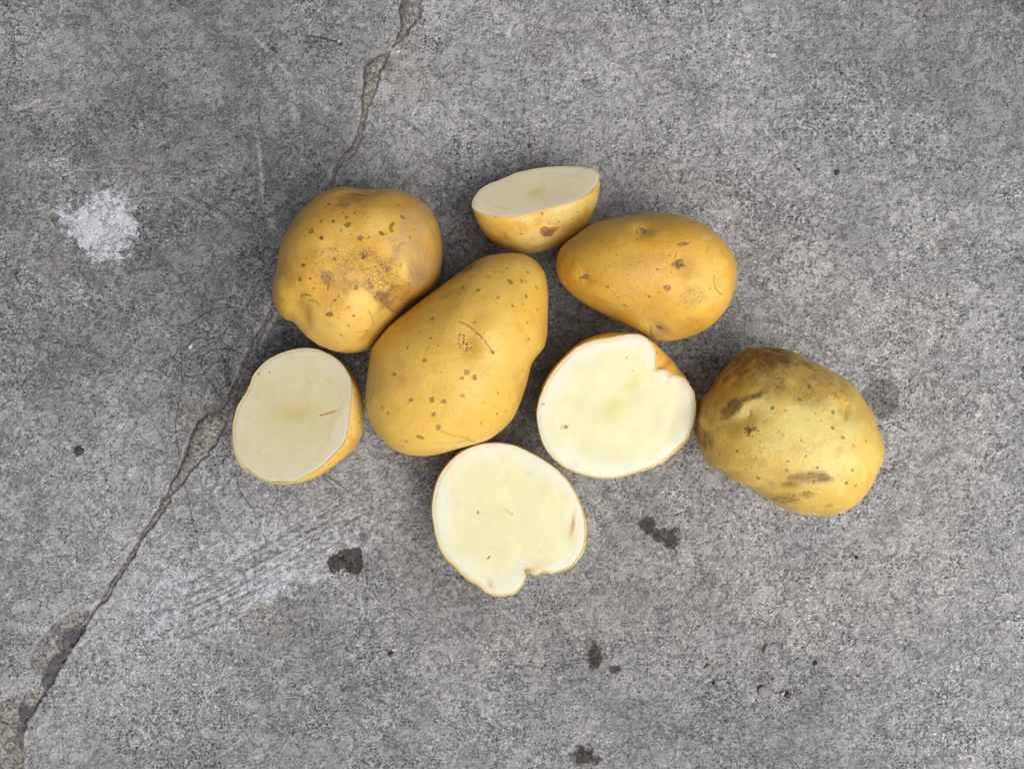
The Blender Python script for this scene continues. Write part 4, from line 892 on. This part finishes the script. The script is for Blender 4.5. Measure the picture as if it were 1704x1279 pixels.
# ---- half in the middle right
f7 = [c7(p) for p in [(760,82),(650,106),(530,127),(430,158),(368,190),(298,254),(230,324),(180,394),(132,474),(94,562),(72,640),(66,715),(73,790),(92,876),(127,963),(186,1042),(255,1102),(334,1147),(432,1181),(531,1203),(640,1206),(738,1191),(838,1161),(937,1131),(1035,1086),(1114,1022),(1174,967),(1233,912),(1262,846),(1292,778),(1309,690),(1306,600),(1295,532),(1262,478),(1222,432),(1175,408),(1122,398),(1098,372),(1060,352),(1008,352),(998,285),(994,212),(965,150),(925,107),(870,82),(810,76)]]
o7 = [c7(p) for p in [(700,62),(600,68),(500,95),(420,130),(340,185),(270,255),(200,330),(140,420),(95,520),(65,630),(55,700),(65,790),(85,880),(120,970),(180,1050),(250,1110),(330,1155),(430,1190),(530,1212),(640,1215),(740,1200),(840,1170),(940,1142),(1045,1098),(1126,1034),(1192,980),(1250,922),(1276,850),(1302,780),(1320,690),(1317,600),(1306,530),(1272,468),(1230,405),(1180,345),(1130,280),(1070,220),(1010,160),(950,113),(880,75),(800,63)]]
def sk7(F):
    for x, y, r in [(540,102,2),(742,84,1.6),(1130,330,1.6),(1222,418,2),(1010,222,1.8)]: F.spot(c7((x, y)), r, .06)
    F.dent(c7((1030, 340)), 12, .8); F.area(c7((300, 240)), 8, 50, -40, 'blotch', .25); F.area(c7((1180, 370)), 14, 10, 0, 'blotch', .4); F.crease([c7(p) for p in [(560, 96), (620, 98), (700, 84)]], 1.6, .1, .5, 'blotch')
    F.area(c7((1230, 940)), 14, 8, 40, 'blotch', .7)
def fc7(f):
    f.area(c7((771, 262)), 1.5, 2.4, 0, 'spot', 1, .5); f.area(c7((818, 366)), 1.2, 1.2, 0, 'spot', .7, .5); f.area(c7((115, 625)), 3, 1.4, 0, 'spot', .9, .5)
    f.area(c7((275, 803)), 8, 4, 0, 'tan', .9, .9, .1); f.area(c7((292, 805)), 2.6, 3.4, 0, 'spot', .8, .7, .1); f.area(c7((143, 812)), 3, 2, 0, 'core', .9); f.area(c7((95, 735)), 3, 1, 20, 'tan', .5)
    f.area(c7((860, 450)), 42, 12, 38, 'core', .9, 1.1); f.area(c7((690, 640)), 34, 14, 45, 'core', .95, 1.1); f.area(c7((620, 720)), 18, 12, 0, 'core', .6, 1.1); f.area(c7((1100, 430)), 3, 12, -10, 'tan', .45)
    f.area(c7((300, 590)), 18, 10, 0, 'core', .35); f.area(c7((1000, 360)), 8, 6, 0, 'tan', .3); f.area(c7((1230, 480)), 8, 14, 40, 'tan', .25)
half_potato('potato half with an eye notched into its bright upper right rim, beside the stained potato', f7, o7, (.07, -.13, .98), .029, sk7, fc7,
    [(c7((1030, 305)), 5, 9.5, 70, .5), (c7((1131, 388)), 3.4, 2.6, 30, .4)], M_f1, 95, (-.001, .002))

# ================================================================== SMALL THINGS ON THE FLOOR
M_hair = mat_plain('dark_hair', (.018, .016, .015), (.03, .027, .024), 3000, .5, .0001)
def tube(name, pts, r0, r1, mat, label, cat, group=None, lift=.0004, n=6, wob=0):
    P = spline(pts, 10, False); W = W0(P); V = []
    m = len(P)
    Zs = np.array([floor_at(q) for q in W]); k = np.ones(9) / 9
    Zs = np.convolve(np.pad(Zs, 4, 'edge'), k, 'valid') if m > 9 else Zs
    T = np.gradient(W, axis=0); T /= np.linalg.norm(T, axis=1)[:, None] + 1e-12
    for i in range(m):
        s_ = i / (m - 1); r = (r0 + (r1 - r0) * s_) * (1 - .5 * abs(2 * s_ - 1) ** 6)
        sd = np.array((-T[i, 1], T[i, 0], 0)); c = np.array((W[i, 0], W[i, 1], Zs[i] + lift))
        for q in range(n):
            a = 2 * math.pi * q / n; V.append(c + sd * r * math.cos(a) + np.array((0, 0, r * math.sin(a))))
    V = np.array(V); o0 = V[0].copy(); F = grid_faces(m, n)
    caps = [(0, q + 1, q) for q in range(1, n - 1)] + [((m - 1) * n, (m - 1) * n + q, (m - 1) * n + q + 1) for q in range(1, n - 1)]
    o = make_mesh(name, V - o0, quads=F, tris=np.array(caps), mat=mat); o.location = o0
    return tag(o, label, cat, group)
def h3(l): return crop(180, 540, 3.997, l)
def h5(l): return crop(200, 780, 3.277, l)
HG = 'loose hairs on the concrete'
hr = .0001
hairs = [
 (np.concatenate([h5([(437, 450), (420, 400), (400, 310), (375, 190), (352, 90)]), h3([(510, 1040), (490, 960), (465, 820), (450, 700), (460, 580), (480, 480), (490, 380), (490, 250), (505, 170), (560, 110), (640, 85), (720, 100), (790, 140), (860, 200), (920, 300), (935, 335)])]), 'longest dark hair looping from the crack up beside the leftmost potato half'),
 (h3([(775, 560), (740, 480), (690, 400), (640, 330), (622, 260), (640, 210), (700, 170), (800, 162), (880, 190), (940, 218)]), 'dark hair curled in a hook above the dusty patch of the crack'),
 (h3([(815, 165), (785, 230), (775, 300), (785, 380), (805, 460), (790, 540)]), 'short bowed dark hair crossing the curled hair beside the cut half'),
 (h3([(802, 200), (800, 300), (812, 400), (818, 470)]), 'short nearly straight dark hair close to the rim of the leftmost half'),
 (h3([(495, 310), (530, 345), (575, 360)]), 'tiny dark hair branching right from the longest hair'),
 (np.concatenate([h3([(840, 980), (870, 1070)]), h5([(650, 110), (700, 190), (765, 262)])]), 'dark hair slanting over pale paint haze below the leftmost half'),
 (h5([(1100, 40), (1160, 92), (1215, 165)]), 'steeper of two short hairs under the lower right rim of the leftmost half'),
 (h5([(1112, 28), (1200, 88), (1290, 160)]), 'flatter of two short hairs under the lower right rim of the leftmost half'),
 (crop(0, 250, 3.653, [(1130, 268), (1230, 308), (1340, 370), (1425, 425)]), 'thin hair lying left of the scabby round potato'),
 (crop(0, 250, 3.653, [(1140, 1070), (1220, 1010), (1320, 965), (1420, 955), (1530, 978)]), 'arched thin hair in the shade left of the scabby round potato'),
]
for pts, lb in hairs: tube('hair', pts, hr, hr * .8, M_hair, lb, 'hair', HG, .00035)
M_twig = mat_plain('dark_fibre', (.03, .027, .025), (.06, .052, .045), 3000, .8)
tube('fibre', crop(400, 0, 3.408, [(385, 202), (450, 215), (510, 230), (556, 240)]), .00016, .00026, M_twig, 'dark thin fibre beside a white grain, left of the upper crack', 'fibre', None, .0003)

def stone(px, r, flat, mat, label, cat='pebble', seed=0, squash=1.0, ang=0, group='small stones and seeds on the concrete', name='pebble', sink=.25):
    nt, nr = 18, 9; V = [(0, 0, 1)]
    for j in range(1, nr):
        for i in range(nt): V.append((math.sin(math.pi * j / nr) * math.cos(6.2832 * i / nt), math.sin(math.pi * j / nr) * math.sin(6.2832 * i / nt), math.cos(math.pi * j / nr)))
    V.append((0, 0, -1)); V = np.array(V)
    k = 1 + .30 * fbm3(V + seed * 3.1, .9, 3, seed); V = V * k[:, None] * np.array((r * S, r * S * squash, r * S * flat))
    a = math.radians(ang); V = V @ np.array([(math.cos(a), math.sin(a), 0), (-math.sin(a), math.cos(a), 0), (0, 0, 1)])
    F, Tt = body_faces(nr - 1, nt); xy = W0(np.array(px, float)); V[:, 2] -= V[:, 2].min()
    o = make_mesh(name, V, quads=F[:, ::-1], tris=Tt[:, ::-1], mat=mat, smooth=True); o.location = (xy[0], xy[1], floor_at(xy) - sink * r * S * flat)
    return tag(o, label, cat, group)
M_dk = mat_plain('dark_stone', (.030, .030, .032), (.09, .09, .092)); M_wh = mat_plain('white_stone', (.50, .49, .46), (.75, .74, .71)); M_gy = mat_plain('grey_stone', (.22, .22, .22), (.36, .36, .35)); M_bn = mat_plain('brown_stone', (.07, .045, .025), (.18, .12, .07)); M_rd = mat_plain('reddish_seed', (.12, .05, .025), (.22, .10, .05))
stone((133, 750), 8, .55, M_dk, 'dark pebble with a pale speck on the left, below the paint splash', seed=1)
stone((137, 744), 2.4, .8, M_wh, 'white grain against the dark pebble at the far left', seed=2)
stone((1393, 287), 4.2, .7, M_dk, 'small black pebble alone above the stained potato, upper right', seed=3)
stone((1330, 281), 2.6, .7, M_dk, 'tiny black grain left of the small black pebble, upper right', seed=4)
stone((1310, 1156), 5.4, .8, M_bn, 'brown rounded pebble in the lower right', seed=5)
stone((1303, 1153), 4.6, .6, M_wh, 'white chip touching the brown pebble in the lower right', seed=6, squash=.6, ang=30)
stone((1270, 1150), 10, .35, M_gy, 'flat grey stone set in the concrete left of the brown pebble', seed=7, sink=.5)
stone((1357, 1103), 4, .6, M_dk, 'dark chip in the lower right above the brown pebble', seed=8, squash=.7, ang=40)
stone((1188, 1137), 3.2, .7, M_dk, 'black grain in the lower right, left of the flat grey stone', seed=9)
stone((650, 1087), 5.6, .5, M_dk, 'dark seed with a white tip below the notched potato half', 'seed', 10, .45, 25, name='seed')
stone((654, 1081), 3.2, .6, M_wh, 'white tip resting on the dark seed near the bottom', seed=11, squash=.6, ang=50)
stone((881, 243), 4.2, .6, M_rd, 'reddish brown seed lying above the propped up half', 'seed', 12, .5, 80, name='seed')
stone((455, 82), 3.8, .7, M_dk, 'round dark grain left of the crack near the top edge', seed=13)
stone((567, 74), 2.6, .8, M_dk, 'dark grain at the end of the thin fibre near the top', seed=14)
stone((564, 69), 2.6, .8, M_wh, 'white grain at the end of the thin fibre near the top', seed=15)
stone((707, 45), 3, .8, M_wh, 'white grain right of the crack near the top edge', seed=16)
stone((662, 86), 3.4, .7, M_wh, 'pale grain on the crack between its two wide sandy stretches', seed=17)
stone((617, 112), 3.2, .7, M_wh, 'white grain in the sandy lump of the upper crack', seed=18)
stone((593, 236), 3.4, .7, M_wh, 'larger white grain in the narrow crack above the scabby potato', seed=19)
stone((1357, 404), 4, .5, M_wh, 'white flat grain above the stained potato, right of the orange golden one', seed=20, squash=.6, ang=15)
stone((1395, 444), 6, .3, M_gy, 'pale grey flat chip above the stained potato', seed=21, squash=.7)
stone((317, 577), 4.6, .5, M_wh, 'white chip under the loop of the longest hair', seed=22, squash=.6, ang=60)
stone((314, 746), 3.6, .7, M_wh, 'white grain in the wide dirty part of the crack, upper of two', seed=23)
stone((311, 780), 3.6, .7, M_wh, 'white grain in the dirty part of the crack, lower of two', seed=24)
stone((103, 1090), 4.5, .6, mat_plain('yellowish_stone', (.26, .25, .09), (.36, .34, .14)), 'yellowish grain on the broken lip of the lower left crack', seed=25)
stone((1178, 1110), 6.5, .35, M_gy, 'grey flat chip in the lower right, above the black grain', seed=26, squash=.6, ang=20)
stone((1275, 1080), 9, .3, M_gy, 'pale elongated chip set in the concrete in the lower right', seed=27, squash=.4, ang=70)
stone((1580, 493), 3.2, .6, M_wh, 'white grain far right above the stained potato', seed=28)
stone((1137, 1181), 2.4, .7, M_wh, 'tiny white grain near the bottom edge, lower right', seed=29)
stone((1425, 927), 3, .8, M_dk, 'black grain right below the stained potato', seed=30)

# loose grit too small and too many to count
V0 = np.array([(0, 0, 1), (.9, 0, .1), (-.3, .85, 0), (-.4, -.8, .1), (0, 0, -.7)]); T0 = np.array([(0, 1, 2), (0, 2, 3), (0, 3, 1), (4, 2, 1), (4, 3, 2), (4, 1, 3)])
def grit(name, n, sampler, rr, mat, label, zfun, seed):
    g = np.random.default_rng(seed); VV, TT = [], []; k = 0
    for _ in range(n):
        q = sampler(g)
        if q is None: continue
        r = g.uniform(*rr) * S; a = g.uniform(0, 6.28); rot = np.array([(math.cos(a), math.sin(a), 0), (-math.sin(a), math.cos(a), 0), (0, 0, 1)])
        xy = W0(np.array(q)); VV.append((V0 * g.uniform(.6, 1.3, (5, 3))) @ rot * r * np.array((1, 1, .7)) + np.array((xy[0], xy[1], zfun(xy)))); TT.append(T0 + k); k += 5
    o = make_mesh(name, np.concatenate(VV), tris=np.concatenate(TT), mat=mat, smooth=False); return tag(o, label, 'grit', kind='stuff')
flat = lambda g: (g.uniform(-20, 1724), g.uniform(-20, 1299))
grit('pale_grit', 900, flat, (.8, 2.0), M_wh, 'tiny pale grains of grit scattered over the whole concrete floor', floor_at, 1)
grit('dark_grit', 600, flat, (.8, 2.1), M_dk, 'tiny dark grains of grit scattered over the whole concrete floor', floor_at, 2)
sz = (sand_z * .001 - .0004)
def sand_at(xy):
    i = np.clip(np.searchsorted(gx, xy[0]) - 1, 0, len(gx) - 2); j = np.clip(np.searchsorted(gy, xy[1]) - 1, 0, len(gy) - 2); return float(sz[j, i])
segs = seg
def in_crack(g):
    i = g.integers(0, len(segs)); w_ = segs[i, 2]; return (segs[i, 0] + g.uniform(-1, 1) * w_ * .9, segs[i, 1] + g.uniform(-1, 1) * w_ * .9)
M_sg = mat_plain('sand_grain', (.17, .155, .135), (.33, .31, .28), 900)
grit('crack_grit', 2600, in_crack, (1.0, 2.6), M_sg, 'coarse brown sand grains lying in the crack', sand_at, 3)
